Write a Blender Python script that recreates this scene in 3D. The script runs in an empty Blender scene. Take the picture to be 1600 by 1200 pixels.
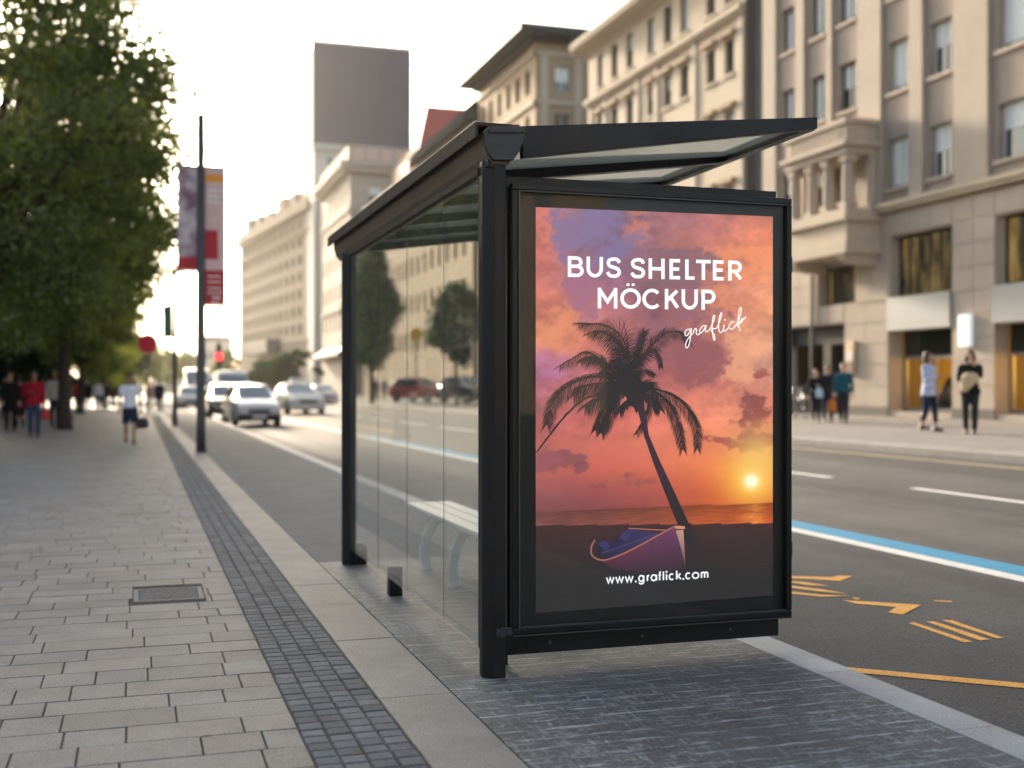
import bpy, math, random
from mathutils import Vector, noise
import numpy as np
random.seed(11)
scene = bpy.context.scene
COL = scene.collection
# ------------------------------------------------------------------ geometry of the place
# X: across the street, Y: along the street, Z: up.  Eye at (0,0,H), looking along the street, turned to the right.
H, FPX = 1.4, 1826.0
YAW = math.atan(585 / FPX)
CT, ST = math.cos(YAW), math.sin(YAW)
def sx(px): return (px - 800) / FPX * CT + ST
def cy(px): return CT - (px - 800) / FPX * ST
def ground(px, py, z=0.0):
    d = FPX * (H - z) / (py - 606); return Vector((d * sx(px), d * cy(px), z))
def on_y(px, py, Y):
    d = Y / cy(px); return Vector((d * sx(px), Y, H + (606 - py) * d / FPX))
def on_x(px, py, X):
    d = X / sx(px); return Vector((X, d * cy(px), H + (606 - py) * d / FPX))
def YX(px, X): return X / sx(px) * cy(px)
def XD(px, d): return d * sx(px), d * cy(px)
def road_z(x): return -0.12 + (x - 3.4) * 0.032
KERB_X = 13.4
def walk_z(x):
    return 0.338 + (x - 13.4) * 0.0225 if x < 17 else 0.419 + (x - 17) * 0.0045
def lin(c): return tuple(((v / 255) / 12.92 if v / 255 < 0.04045 else ((v / 255 + 0.055) / 1.055) ** 2.4) for v in c)

# ------------------------------------------------------------------ materials
MATS = {}
def mat(name, col, rough=0.6, metal=0.0, var=0.12, scale=4.0, bump=0.0, bscale=None, spec=0.5, emit=None, es=0.0, stretch=(1, 1, 1), coat=0.0, rvar=0.0):
    if name in MATS: return MATS[name]
    m = bpy.data.materials.new(name); m.use_nodes = True
    nt = m.node_tree; N = nt.nodes; L = nt.links
    b = N['Principled BSDF']
    b.inputs['Roughness'].default_value = rough; b.inputs['Metallic'].default_value = metal
    b.inputs['Specular IOR Level'].default_value = spec; b.inputs['Coat Weight'].default_value = coat
    b.inputs['Base Color'].default_value = (*col, 1)
    tc = N.new('ShaderNodeTexCoord'); mp = N.new('ShaderNodeMapping'); mp.inputs['Scale'].default_value = stretch
    L.new(tc.outputs['Object'], mp.inputs['Vector'])
    if var > 0:
        n = N.new('ShaderNodeTexNoise'); n.inputs['Scale'].default_value = scale; n.inputs['Detail'].default_value = 6; n.inputs['Roughness'].default_value = 0.65
        L.new(mp.outputs['Vector'], n.inputs['Vector'])
        mr = N.new('ShaderNodeMapRange'); mr.inputs['From Min'].default_value = 0.25; mr.inputs['From Max'].default_value = 0.75
        mr.inputs['To Min'].default_value = 1 - var; mr.inputs['To Max'].default_value = 1 + var
        L.new(n.outputs['Fac'], mr.inputs['Value'])
        mx = N.new('ShaderNodeVectorMath'); mx.operation = 'SCALE'; mx.inputs[0].default_value = col
        L.new(mr.outputs['Result'], mx.inputs['Scale']); L.new(mx.outputs['Vector'], b.inputs['Base Color'])
        if rvar:
            m2 = N.new('ShaderNodeMapRange'); m2.inputs['From Min'].default_value = 0.3; m2.inputs['From Max'].default_value = 0.7
            m2.inputs['To Min'].default_value = max(0.02, rough - rvar); m2.inputs['To Max'].default_value = rough + rvar
            L.new(n.outputs['Fac'], m2.inputs['Value']); L.new(m2.outputs['Result'], b.inputs['Roughness'])
    if bump > 0:
        n2 = N.new('ShaderNodeTexNoise'); n2.inputs['Scale'].default_value = bscale or scale * 8; n2.inputs['Detail'].default_value = 5
        L.new(mp.outputs['Vector'], n2.inputs['Vector'])
        bp = N.new('ShaderNodeBump'); bp.inputs['Strength'].default_value = bump; bp.inputs['Distance'].default_value = 0.01
        L.new(n2.outputs['Fac'], bp.inputs['Height']); L.new(bp.outputs['Normal'], b.inputs['Normal'])
    if emit:
        b.inputs['Emission Color'].default_value = (*emit, 1); b.inputs['Emission Strength'].default_value = es
    MATS[name] = m; return m

def vcol_mat(name, rough=0.7, var=0.1, scale=6.0, bump=0.15, bscale=60.0, emit=0.0, spec=0.4, speck=0.0, spots=0.0):
    """material whose own colour differs from slab to slab (colour attribute 'Col')"""
    m = bpy.data.materials.new(name); m.use_nodes = True
    nt = m.node_tree; N = nt.nodes; L = nt.links; b = N['Principled BSDF']
    b.inputs['Roughness'].default_value = rough; b.inputs['Specular IOR Level'].default_value = spec
    at = N.new('ShaderNodeAttribute'); at.attribute_name = 'Col'
    if var > 0:
        tc = N.new('ShaderNodeTexCoord'); n = N.new('ShaderNodeTexNoise'); n.inputs['Scale'].default_value = scale; n.inputs['Detail'].default_value = 8; n.inputs['Roughness'].default_value = 0.7
        L.new(tc.outputs['Object'], n.inputs['Vector'])
        mr = N.new('ShaderNodeMapRange'); mr.inputs['From Min'].default_value = 0.25; mr.inputs['From Max'].default_value = 0.75
        mr.inputs['To Min'].default_value = 1 - var; mr.inputs['To Max'].default_value = 1 + var
        L.new(n.outputs['Fac'], mr.inputs['Value'])
        mx = N.new('ShaderNodeVectorMath'); mx.operation = 'SCALE'
        L.new(at.outputs['Color'], mx.inputs[0]); L.new(mr.outputs['Result'], mx.inputs['Scale'])
        out = mx.outputs['Vector']
        if speck:
            n3 = N.new('ShaderNodeTexNoise'); n3.inputs['Scale'].default_value = 120; n3.inputs['Detail'].default_value = 5; n3.inputs['Roughness'].default_value = 0.7
            L.new(tc.outputs['Object'], n3.inputs['Vector'])
            m3 = N.new('ShaderNodeMapRange'); m3.inputs['From Min'].default_value = 0.3; m3.inputs['From Max'].default_value = 0.7
            m3.inputs['To Min'].default_value = 1 - speck; m3.inputs['To Max'].default_value = 1 + speck
            L.new(n3.outputs['Fac'], m3.inputs['Value'])
            mx3 = N.new('ShaderNodeVectorMath'); mx3.operation = 'SCALE'
            L.new(out, mx3.inputs[0]); L.new(m3.outputs['Result'], mx3.inputs['Scale']); out = mx3.outputs['Vector']
        if spots:    # chewing gum and oil drips trodden into the stone
            vo = N.new('ShaderNodeTexVoronoi'); vo.inputs['Scale'].default_value = 3.2; vo.inputs['Randomness'].default_value = 1.0; L.new(tc.outputs['Object'], vo.inputs['Vector'])
            sp = N.new('ShaderNodeSeparateColor'); L.new(vo.outputs['Color'], sp.inputs['Color'])
            th = N.new('ShaderNodeMapRange'); th.inputs['From Min'].default_value = 0.45; th.inputs['From Max'].default_value = 1.0; th.inputs['To Min'].default_value = 0.0; th.inputs['To Max'].default_value = 0.10; L.new(sp.outputs[0], th.inputs['Value'])
            df = N.new('ShaderNodeMath'); df.operation = 'SUBTRACT'; L.new(vo.outputs['Distance'], df.inputs[0]); L.new(th.outputs['Result'], df.inputs[1])
            m4 = N.new('ShaderNodeMapRange'); m4.inputs['From Min'].default_value = -0.02; m4.inputs['From Max'].default_value = 0.015; m4.inputs['To Min'].default_value = 1 - spots; m4.inputs['To Max'].default_value = 1.0; L.new(df.outputs[0], m4.inputs['Value'])
            mx4 = N.new('ShaderNodeVectorMath'); mx4.operation = 'SCALE'; L.new(out, mx4.inputs[0]); L.new(m4.outputs['Result'], mx4.inputs['Scale']); out = mx4.outputs['Vector']
        L.new(out, b.inputs['Base Color'])
        if bump:
            n2 = N.new('ShaderNodeTexNoise'); n2.inputs['Scale'].default_value = bscale; n2.inputs['Detail'].default_value = 4
            L.new(tc.outputs['Object'], n2.inputs['Vector'])
            bp = N.new('ShaderNodeBump'); bp.inputs['Strength'].default_value = bump; bp.inputs['Distance'].default_value = 0.004
            L.new(n2.outputs['Fac'], bp.inputs['Height']); L.new(bp.outputs['Normal'], b.inputs['Normal'])
    else:
        L.new(at.outputs['Color'], b.inputs['Base Color'])
    if emit:
        L.new(at.outputs['Color'], b.inputs['Emission Color']); b.inputs['Emission Strength'].default_value = emit
    return m

def sheet_glass(name, tint=(0.93, 0.96, 0.94), f0=0.04, gain=0.96, milk=0.0, milkcol=(0.8, 0.82, 0.78), rough=0.0):
    """clear sheet glass: see-through with a mirror that strengthens towards grazing view"""
    m = bpy.data.materials.new(name); m.use_nodes = True
    nt = m.node_tree; N = nt.nodes; L = nt.links; N.remove(N['Principled BSDF'])
    out = N['Material Output']
    tr = N.new('ShaderNodeBsdfTransparent'); tr.inputs['Color'].default_value = (*tint, 1)
    gl = N.new('ShaderNodeBsdfGlossy'); gl.inputs['Roughness'].default_value = rough; gl.inputs['Color'].default_value = (1, 1, 1, 1)
    lw = N.new('ShaderNodeLayerWeight'); lw.inputs['Blend'].default_value = 0.5
    p = N.new('ShaderNodeMath'); p.operation = 'POWER'; p.inputs[1].default_value = 5
    L.new(lw.outputs['Facing'], p.inputs[0])
    a = N.new('ShaderNodeMath'); a.operation = 'MULTIPLY_ADD'; a.inputs[1].default_value = gain; a.inputs[2].default_value = f0
    L.new(p.outputs[0], a.inputs[0])
    base = tr.outputs[0]
    if milk > 0:
        df = N.new('ShaderNodeBsdfDiffuse'); df.inputs['Color'].default_value = (*milkcol, 1)
        tl = N.new('ShaderNodeBsdfTranslucent'); tl.inputs['Color'].default_value = (*milkcol, 1)
        m1 = N.new('ShaderNodeMixShader'); m1.inputs[0].default_value = 0.6
        L.new(df.outputs[0], m1.inputs[1]); L.new(tl.outputs[0], m1.inputs[2])
        m2 = N.new('ShaderNodeMixShader'); m2.inputs[0].default_value = milk
        L.new(tr.outputs[0], m2.inputs[1]); L.new(m1.outputs[0], m2.inputs[2]); base = m2.outputs[0]
    mx = N.new('ShaderNodeMixShader')
    L.new(a.outputs[0], mx.inputs[0]); L.new(base, mx.inputs[1]); L.new(gl.outputs[0], mx.inputs[2])
    L.new(mx.outputs[0], out.inputs['Surface']); return m

# ------------------------------------------------------------------ mesh builder
class MB:
    def __init__(s): s.v = []; s.f = []; s.m = []; s.c = []; s.cur = 0; s.col = None
    def mat(s, i): s.cur = i; return s
    def add(s, vs, fs):
        o = len(s.v); s.v += [tuple(p) for p in vs]
        for f in fs: s.f.append(tuple(o + i for i in f)); s.m.append(s.cur); s.c.append(s.col)
        return s
    def box(s, x0, x1, y0, y1, z0, z1):
        return s.add([(x0, y0, z0), (x1, y0, z0), (x1, y1, z0), (x0, y1, z0), (x0, y0, z1), (x1, y0, z1), (x1, y1, z1), (x0, y1, z1)],
                     [(0, 3, 2, 1), (4, 5, 6, 7), (0, 1, 5, 4), (1, 2, 6, 5), (2, 3, 7, 6), (3, 0, 4, 7)])
    def quad(s, a, b, c, d): return s.add([a, b, c, d], [(0, 1, 2, 3)])
    def prism(s, poly, a, b, axis='Y'):
        """extrude a 2-D outline between a and b along an axis"""
        n = len(poly)
        def P(p, t): return {'Y': (p[0], t, p[1]), 'X': (t, p[0], p[1]), 'Z': (p[0], p[1], t)}[axis]
        vs = [P(p, a) for p in poly] + [P(p, b) for p in poly]
        fs = [tuple(range(n))[::-1], tuple(range(n, 2 * n))] + [(i, (i + 1) % n, n + (i + 1) % n, n + i) for i in range(n)]
        return s.add(vs, fs)
    def loft(s, rings, cap=True):
        n = len(rings[0]); vs = [p for r in rings for p in r]; fs = []
        for k in range(len(rings) - 1):
            for i in range(n):
                j = (i + 1) % n; fs.append((k * n + i, k * n + j, (k + 1) * n + j, (k + 1) * n + i))
        if cap: fs += [tuple(range(n))[::-1], tuple(range((len(rings) - 1) * n, len(rings) * n))]
        return s.add(vs, fs)
    def tube(s, pts, rad, n=8, cap=True):
        pts = [Vector(p) for p in pts]; rad = rad if isinstance(rad, (list, tuple)) else [rad] * len(pts)
        rings = []; up = None
        for i, p in enumerate(pts):
            t = (pts[min(i + 1, len(pts) - 1)] - pts[max(i - 1, 0)]).normalized()
            if up is None: up = Vector((0, 0, 1)) if abs(t.z) < 0.9 else Vector((1, 0, 0))
            a = t.cross(up).normalized(); b = a.cross(t).normalized(); up = b
            rings.append([p + (a * math.cos(2 * math.pi * k / n) + b * math.sin(2 * math.pi * k / n)) * rad[i] for k in range(n)])
        return s.loft(rings, cap)
    def cyl(s, c, r, h, axis='Z', n=20, r2=None):
        c = Vector(c); e = {'X': Vector((1, 0, 0)), 'Y': Vector((0, 1, 0)), 'Z': Vector((0, 0, 1))}[axis]
        return s.tube([c, c + e * h], [r, r if r2 is None else r2], n)
    def ball(s, c, rx, ry, rz, n=14, m=9, z0=-1.0, z1=1.0):
        rings = []
        a0, a1 = math.asin(max(-1, z0)), math.asin(min(1, z1))
        for k in range(m + 1):
            a = a0 + (a1 - a0) * k / m; q = max(math.cos(a), 0.02)
            rings.append([(c[0] + rx * q * math.cos(2 * math.pi * i / n), c[1] + ry * q * math.sin(2 * math.pi * i / n), c[2] + rz * math.sin(a)) for i in range(n)])
        return s.loft(rings)
    def build(s, name, mats, parent=None, smooth=False, bevel=0.0, loc=None, rz=0.0, angle=None):
        me = bpy.data.meshes.new(name); me.from_pydata(s.v, [], s.f)
        if not isinstance(mats, (list, tuple)): mats = [mats]
        for x in mats: me.materials.append(x)
        me.polygons.foreach_set('material_index', s.m)
        if any(c is not None for c in s.c):
            ca = me.color_attributes.new('Col', 'FLOAT_COLOR', 'CORNER'); arr = []
            for f, c in zip(s.f, s.c):
                c = c or (0.5, 0.5, 0.5)
                if isinstance(c[0], (tuple, list)):
                    for k in c: arr += [*k, 1.0]
                else: arr += [*c, 1.0] * len(f)
            ca.data.foreach_set('color', arr)
        if smooth: me.polygons.foreach_set('use_smooth', [True] * len(s.f))
        me.update()
        o = bpy.data.objects.new(name, me); COL.objects.link(o)
        if parent: o.parent = parent
        if loc is not None: o.location = loc
        o.rotation_euler.z = rz
        if bevel:
            b = o.modifiers.new('edge', 'BEVEL'); b.width = bevel; b.segments = 2; b.limit_method = 'ANGLE'; b.angle_limit = 0.6; b.harden_normals = False
        return o
def thing(name, label, cat, loc=(0, 0, 0), rz=0.0, group=None):
    o = bpy.data.objects.new(name, None); COL.objects.link(o); o.location = loc; o.rotation_euler.z = rz
    o.empty_display_size = 0.1
    return tag(o, label, cat, group)
def tag(o, label, cat, group=None):
    o['label'] = label; o['category'] = cat
    if group: o['group'] = group
    return o
def struct(o): o['kind'] = 'structure'; return o
def copy_tree(o, parent=None):
    c = o.copy(); COL.objects.link(c)
    if parent: c.parent = parent
    for ch in list(o.children): copy_tree(ch, c)
    return c
# ------------------------------------------------------------------ people (built first, while the scene is still light)
def fuse(mb, name, material, parent, voxel, smooth=4):
    """one continuous surface grown over overlapping limb shapes"""
    o = mb.build(name, material, None)
    r = o.modifiers.new('r', 'REMESH'); r.mode = 'VOXEL'; r.voxel_size = voxel; r.use_smooth_shade = True
    if smooth:
        s = o.modifiers.new('s', 'SMOOTH'); s.factor = 0.5; s.iterations = smooth
    dg = bpy.context.evaluated_depsgraph_get(); dg.update()
    me = bpy.data.meshes.new_from_object(o.evaluated_get(dg))
    me.name = name; o.modifiers.clear(); o.data = me
    if not me.materials: me.materials.append(material)
    me.polygons.foreach_set('use_smooth', [True] * len(me.polygons))
    o.parent = parent; return o
def ell(c, a, b, n=14): return [(c[0] + a * math.cos(2 * math.pi * i / n), c[1] + b * math.sin(2 * math.pi * i / n), c[2]) for i in range(n)]
TOR = [(0.84, 0.145, 0.105, 0), (0.92, 0.168, 0.118, 0.005), (1.02, 0.148, 0.105, 0), (1.12, 0.140, 0.10, -0.005), (1.25, 0.160, 0.115, 0), (1.36, 0.172, 0.112, 0.005), (1.43, 0.145, 0.09, 0.01), (1.475, 0.075, 0.065, 0.012)]
def cloth(name, rgb, rough=0.85): return mat('cloth_' + name, lin(rgb), rough, var=0.18, scale=9, bump=0.3, bscale=40, spec=0.25)
SKIN = {'light': mat('skin_light', (0.50, 0.29, 0.20), 0.5, var=0.06), 'tan': mat('skin_tan', (0.36, 0.19, 0.12), 0.5, var=0.06)}
def person(label, X, Y, z, height, facing, top, trousers, hair, shoes, skin='light', sleeve='long', legs='long', stride=0.18, arms=('down', 'down'), longhair=False, skirted=0.0, slim=1.0, ankle=False):
    s = height / 1.75
    root = thing('person', label, 'person', (X, Y, z), facing, None); root.scale = (s, s, s)
    J = {}
    for k, sg in ((0, -1), (1, 1)):
        st = stride * (1 if k else -1)
        hip = Vector((sg * 0.09, 0, 0.90)); ank = Vector((sg * 0.085, -st, 0.085)); kn = Vector((sg * 0.095, -st * 0.45 - 0.035, 0.49))
        if stride > 0.1 and k == 0: ank.z = 0.12; ank.y = -st * 0.95
        sh = Vector((sg * 0.185 * slim, 0.01, 1.405))
        a = arms[k]
        if a == 'down': el = Vector((sg * 0.235, 0.03 + st * 0.25, 1.13)); wr = Vector((sg * 0.25, -0.05 + st * 0.5, 0.89))
        elif a == 'phone': el = Vector((sg * 0.225, -0.02, 1.13)); wr = Vector((sg * 0.10, -0.24, 1.20))
        elif a == 'chest': el = Vector((sg * 0.235, -0.02, 1.14)); wr = Vector((sg * 0.02, -0.19, 1.16))
        elif a == 'bag': el = Vector((sg * 0.25, 0.02, 1.13)); wr = Vector((sg * 0.27, -0.03, 0.88))
        elif a == 'face': el = Vector((sg * 0.22, -0.14, 1.20)); wr = Vector((sg * 0.10, -0.16, 1.43))
        J[k] = (hip, kn, ank, sh, el, wr, sg)
    b = MB()
    b.loft([ell((0, y, h), w * slim * 0.96, d * 0.96) for h, w, d, y in TOR])
    b.tube([(0, 0.012, 1.44), (0, 0.0, 1.53), (0, -0.01, 1.58)], [0.066, 0.056, 0.058], 12)
    # head: skull, face, jaw, nose, ears
    b.ball((0, 0.012, 1.655), 0.073, 0.092, 0.098, 18, 12); b.ball((0, -0.028, 1.605), 0.055, 0.062, 0.066, 14, 9)
    b.tube([(0, -0.083, 1.668), (0, -0.102, 1.635), (0, -0.088, 1.622)], [0.010, 0.016, 0.012], 6)
    b.tube([(-0.022, -0.083, 1.592), (0.022, -0.083, 1.592)], 0.008, 6)
    for sg in (-1, 1):
        b.ball((sg * 0.076, 0.012, 1.645), 0.010, 0.020, 0.030, 8, 6); b.ball((sg * 0.03, -0.076, 1.678), 0.017, 0.012, 0.007, 8, 5)
    for k in (0, 1):
        hip, kn, ank, sh, el, wr, sg = J[k]
        b.tube([hip + Vector((0, 0, 0.03)), hip.lerp(kn, 0.4), kn, kn.lerp(ank, 0.35) + Vector((0, 0.02, 0)), ank], [0.088, 0.078, 0.055, 0.056, 0.036], 12)
        b.tube([ank, ank + Vector((0, -0.05, -0.045)), ank + Vector((0, -0.16, -0.06))], [0.038, 0.04, 0.026], 10)
        b.tube([sh + Vector((-sg * 0.05, 0, 0.0)), sh, sh.lerp(el, 0.5), el, el.lerp(wr, 0.4), wr], [0.062, 0.056, 0.046, 0.037, 0.038, 0.025], 10)
        dr = (wr - el).normalized(); side = Vector((1, 0, 0)) if abs(dr.x) < 0.7 else Vector((0, 0, 1))
        side = (side - dr * side.dot(dr)).normalized(); nrm = dr.cross(side)
        b.tube([wr, wr + dr * 0.045, wr + dr * 0.09], [0.026, 0.036, 0.034], 8)
        for q, (off, ln) in enumerate(((-0.027, 0.066), (-0.009, 0.078), (0.009, 0.074), (0.026, 0.058))):
            p0 = wr + dr * 0.085 + side * off; cv = nrm * (0.018 if sg > 0 else -0.018)
            b.tube([p0, p0 + dr * ln * 0.5 + cv * 0.4, p0 + dr * ln + cv * 1.6], [0.0105, 0.0098, 0.0085], 6)
        p0 = wr + dr * 0.035 - side * 0.030
        b.tube([p0, p0 + dr * 0.03 - side * 0.022, p0 + dr * 0.062 - side * 0.024], [0.013, 0.012, 0.010], 6)
    fuse(b, 'body', SKIN[skin], root, 0.012, 2)
    # trousers / shorts
    t = MB(); t.loft([ell((0, y, h), w * slim * 1.02 + 0.008, d + 0.010) for h, w, d, y in TOR[:3]])
    for k in (0, 1):
        hip, kn, ank, *_ = J[k]
        if legs == 'long':
            e = ank + Vector((0, 0, 0.11 if ankle else 0.0)); t.tube([hip + Vector((0, 0, 0.03)), hip.lerp(kn, 0.4), kn, kn.lerp(ank, 0.4), e], [0.102, 0.092, 0.072, 0.066, 0.056], 12)
        elif legs == 'shorts':
            t.tube([hip + Vector((0, 0, 0.03)), hip.lerp(kn, 0.5), kn + Vector((0, 0, 0.02))], [0.104, 0.10, 0.092], 12)
    fuse(t, 'trousers' if legs == 'long' else 'shorts', trousers, root, 0.017, 3)
    # top
    u = MB(); drop = skirted
    rings = [ell((0, y, h), w * slim + 0.018 + (0.02 if h < 1 else 0), d + 0.018) for h, w, d, y in TOR if h > 0.9]
    rings.insert(0, ell((0, 0.003, 0.90 - drop), 0.178 * slim + 0.02 + drop * 0.2, 0.13 + drop * 0.15)); u.loft(rings)
    for k in (0, 1):
        hip, kn, ank, sh, el, wr, sg = J[k]
        if sleeve == 'long': u.tube([sh + Vector((-sg * 0.06, 0, 0.005)), sh, sh.lerp(el, 0.5), el, el.lerp(wr, 0.5), wr - (wr - el) * 0.04], [0.074, 0.070, 0.06, 0.054, 0.05, 0.042], 10)
        else: u.tube([sh + Vector((-sg * 0.06, 0, 0.005)), sh, sh.lerp(el, 0.62)], [0.074, 0.072, 0.066], 10)
    fuse(u, 'shirt', top, root, 0.017, 3)
    # hair
    hr = MB(); hr.ball((0, 0.024, 1.672), 0.084, 0.098, 0.098, 18, 10, z0=-0.15)
    hr.ball((0, 0.05, 1.64), 0.08, 0.07, 0.085, 14, 8)
    if longhair:
        hr.loft([ell((0, 0.055, h), w, d) for h, w, d in ((1.42, 0.07, 0.03), (1.50, 0.095, 0.045), (1.60, 0.098, 0.06), (1.68, 0.088, 0.065))])
        for sg in (-1, 1): hr.tube([(sg * 0.078, -0.005, 1.70), (sg * 0.09, -0.01, 1.60), (sg * 0.085, -0.02, 1.48)], [0.022, 0.028, 0.018], 8)
    fuse(hr, 'hair', hair, root, 0.014, 2)
    for k in (0, 1):
        ank = J[k][2]; sh = MB()
        sh.loft([ell((ank.x, ank.y - 0.055, ank.z - 0.085 + q), a, c, 12) for q, a, c in ((0.0, 0.048, 0.135), (0.028, 0.05, 0.138), (0.06, 0.046, 0.12))])
        sh.loft([ell((ank.x, ank.y - 0.01, ank.z - 0.085 + q), a, c, 12) for q, a, c in ((0.03, 0.048, 0.07), (0.075, 0.045, 0.058), (0.105, 0.04, 0.045))])
        fuse(sh, 'shoe', shoes, root, 0.012, 3)
    root['_wr'] = [*(J[0][5]), *(J[1][5])]
    return root
def at_person(root, p):
    s = root.scale[0]; c, n = math.cos(root.rotation_euler.z), math.sin(root.rotation_euler.z)
    return Vector((root.location[0] + s * (p[0] * c - p[1] * n), root.location[1] + s * (p[0] * n + p[1] * c), root.location[2] + s * p[2]))

C_WHITE, C_NAVY, C_BLACK = cloth('white', (226, 228, 236)), cloth('navy', (34, 44, 66)), cloth('black', (24, 24, 27))
C_RED, C_JEAN, C_CREAM = cloth('red', (170, 26, 52)), cloth('denim', (52, 76, 104)), cloth('cream', (190, 184, 172))
C_DARK, C_GREY, C_TEAL = cloth('charcoal', (42, 44, 50)), cloth('grey', (110, 112, 118)), cloth('teal', (26, 84, 98))
C_CORAL, C_BROWN = cloth('coral', (196, 82, 74)), cloth('brown', (84, 62, 50))
H_BROWN, H_BLACK, H_FAIR = mat('hair_brown', (0.022, 0.011, 0.007), 0.55, var=0.3, scale=30), mat('hair_black', (0.012, 0.010, 0.010), 0.5, var=0.3, scale=30), mat('hair_fair', (0.13, 0.07, 0.03), 0.55, var=0.3, scale=30)
S_DARK, S_WHITE, S_BROWN = mat('shoe_dark', (0.02, 0.02, 0.022), 0.5), mat('shoe_white', (0.6, 0.6, 0.58), 0.6), mat('shoe_brown', (0.12, 0.07, 0.04), 0.55)
def C_plaid():
    m = mat('cloth_blue_pattern', (0.3, 0.37, 0.6), 0.85, var=0.0); nt = m.node_tree; N, L = nt.nodes, nt.links
    ck = N.new('ShaderNodeTexVoronoi'); ck.inputs['Scale'].default_value = 14; tc = N.new('ShaderNodeTexCoord'); L.new(tc.outputs['Object'], ck.inputs['Vector'])
    r = N.new('ShaderNodeValToRGB'); r.color_ramp.elements[0].position = 0.25; r.color_ramp.elements[0].color = (0.09, 0.15, 0.42, 1); r.color_ramp.elements[1].position = 0.5; r.color_ramp.elements[1].color = (0.62, 0.66, 0.82, 1)
    L.new(ck.outputs['Distance'], r.inputs['Fac']); L.new(r.outputs['Color'], N['Principled BSDF'].inputs['Base Color']); return m
PI = math.pi
def at_ground(px, py): p = ground(px, py, 0); return p.x, p.y
def right_walk(px, X): return X, YX(px, X), walk_z(X)
BAG_BLACK = mat('bag_black', (0.015, 0.015, 0.017), 0.5, bump=0.2)
def hand_bag(label, p, w, d, h, material, strap=0.16):
    """a bag hanging below a hand at p"""
    r = thing('hand_bag', label, 'bag', (p[0], p[1], p[2] - strap - h))
    m = MB(); m.loft([ell((0, 0, q * h), w * k, d * k, 16) for q, k in ((0, 0.85), (0.08, 1.0), (0.5, 1.0), (0.85, 0.86), (1.0, 0.6))]); m.build('bag_body', material, r, smooth=True)
    m = MB(); m.tube([(-w * 0.5, 0, h * 0.95), (-w * 0.35, 0, h + strap * 0.75), (0, 0, h + strap), (w * 0.35, 0, h + strap * 0.75), (w * 0.5, 0, h * 0.95)], 0.009, 6); m.build('handle', material, r, smooth=True)
    return r
if 1:
    x, y = at_ground(203, 693)
    p = person('person in white t-shirt and navy shorts walking alone along the pavement', x, y, 0, 1.75, 0.05, C_WHITE, C_NAVY, H_FAIR, S_DARK, 'tan', 'short', 'shorts', 0.2, ('down', 'bag'))
    hand_bag('black shoulder bag in the hand of the person in white t-shirt', at_person(p, Vector(p['_wr'][3:]) + Vector((0, -0.01, -0.07))), 0.17, 0.09, 0.27, BAG_BLACK)
    x, y = at_ground(53, 684)
    p = person('person in crimson red jacket and blue jeans walking under the trees', x, y, 0, 1.86, 0.1, C_RED, C_JEAN, H_BLACK, S_BROWN, 'tan', 'long', 'long', 0.14, ('phone', 'down'), skirted=0.04)
    hand_bag('bright red bag in the hand of the person in crimson jacket', at_person(p, Vector(p['_wr'][3:]) + Vector((0, -0.01, -0.07))), 0.17, 0.08, 0.26, mat('bag_red', (0.55, 0.02, 0.03), 0.5), 0.1)
    x, y = at_ground(86, 671)
    person('person in pale grey shirt and dark trousers walking behind the crimson jacket', x, y, 0, 1.95, 0.0, C_CREAM, C_DARK, H_FAIR, S_DARK, 'tan', 'long', 'long', 0.12)
    x, y = at_ground(16, 674)
    person('person all in black standing at the edge of the tree shade', x, y, 0, 1.9, 0.4, C_BLACK, C_BLACK, H_BLACK, S_DARK, 'light', 'long', 'long', 0.05)
    x, y = at_ground(31, 668)
    person('person in maroon long coat half hidden behind the crimson jacket', x, y, 0, 1.8, PI + 0.3, cloth('maroon', (92, 20, 34)), C_DARK, H_BLACK, S_DARK, 'light', 'long', 'long', 0.1, skirted=0.3)
    x, y = at_ground(122, 646)
    person('person in coral top and jeans far down the shaded pavement', x, y, 0, 1.85, PI + 0.2, C_CORAL, C_JEAN, H_BROWN, S_DARK, 'light', 'long', 'long', 0.15)
    x, y = at_ground(136, 640)
    person('person in black coat far down the shaded pavement', x, y, 0, 1.9, 0.1, C_BLACK, C_DARK, H_FAIR, S_DARK, 'light', 'long', 'long', 0.08, skirted=0.2)
    x, y = at_ground(153, 643)
    person('person in white open jacket and jeans far down the pavement', x, y, 0, 1.85, -0.1, C_WHITE, C_JEAN, H_BROWN, S_BROWN, 'light', 'long', 'long', 0.15)
    x, y = at_ground(249, 645)
    person('person in dark blue coat walking away beside the thin lamp pole', x, y, 0, 1.85, PI, C_NAVY, C_DARK, H_BLACK, S_DARK, 'light', 'long', 'long', 0.14, skirted=0.1)
    x, y = at_ground(176, 636)
    person('person in brown jacket walking away at the far end of the pavement', x, y, 0, 1.8, PI + 0.1, C_BROWN, C_DARK, H_BROWN, S_DARK, 'light', 'long', 'long', 0.12)
    for px, py, fc, c, l, hr, lab in ((66, 652, 0.1, C_GREY, C_DARK, H_BLACK, 'person in grey jacket deep under the trees behind the pale grey shirt'), (101, 647, PI, C_BLACK, C_JEAN, H_BROWN, 'person in black jacket and jeans walking away deep under the trees'), (165, 641, 0.0, C_DARK, C_BLACK, H_BLACK, 'person in charcoal clothes walking beside the white open jacket'), (8, 656, 0.3, cloth('green', (24, 92, 62)), C_DARK, H_BROWN, 'person in green jacket behind the person all in black'), (236, 640, 0.1, cloth('rose', (196, 150, 142)), C_CREAM, H_FAIR, 'person in pale rose top near the foot of the round red sign')):
        x, y = at_ground(px, py); person(lab, x, y, 0, 1.84, fc, c, l, hr, S_DARK, 'light', 'long', 'long', 0.13)
    # far pavement
    x, y, z = right_walk(1451, 17.0)
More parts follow.
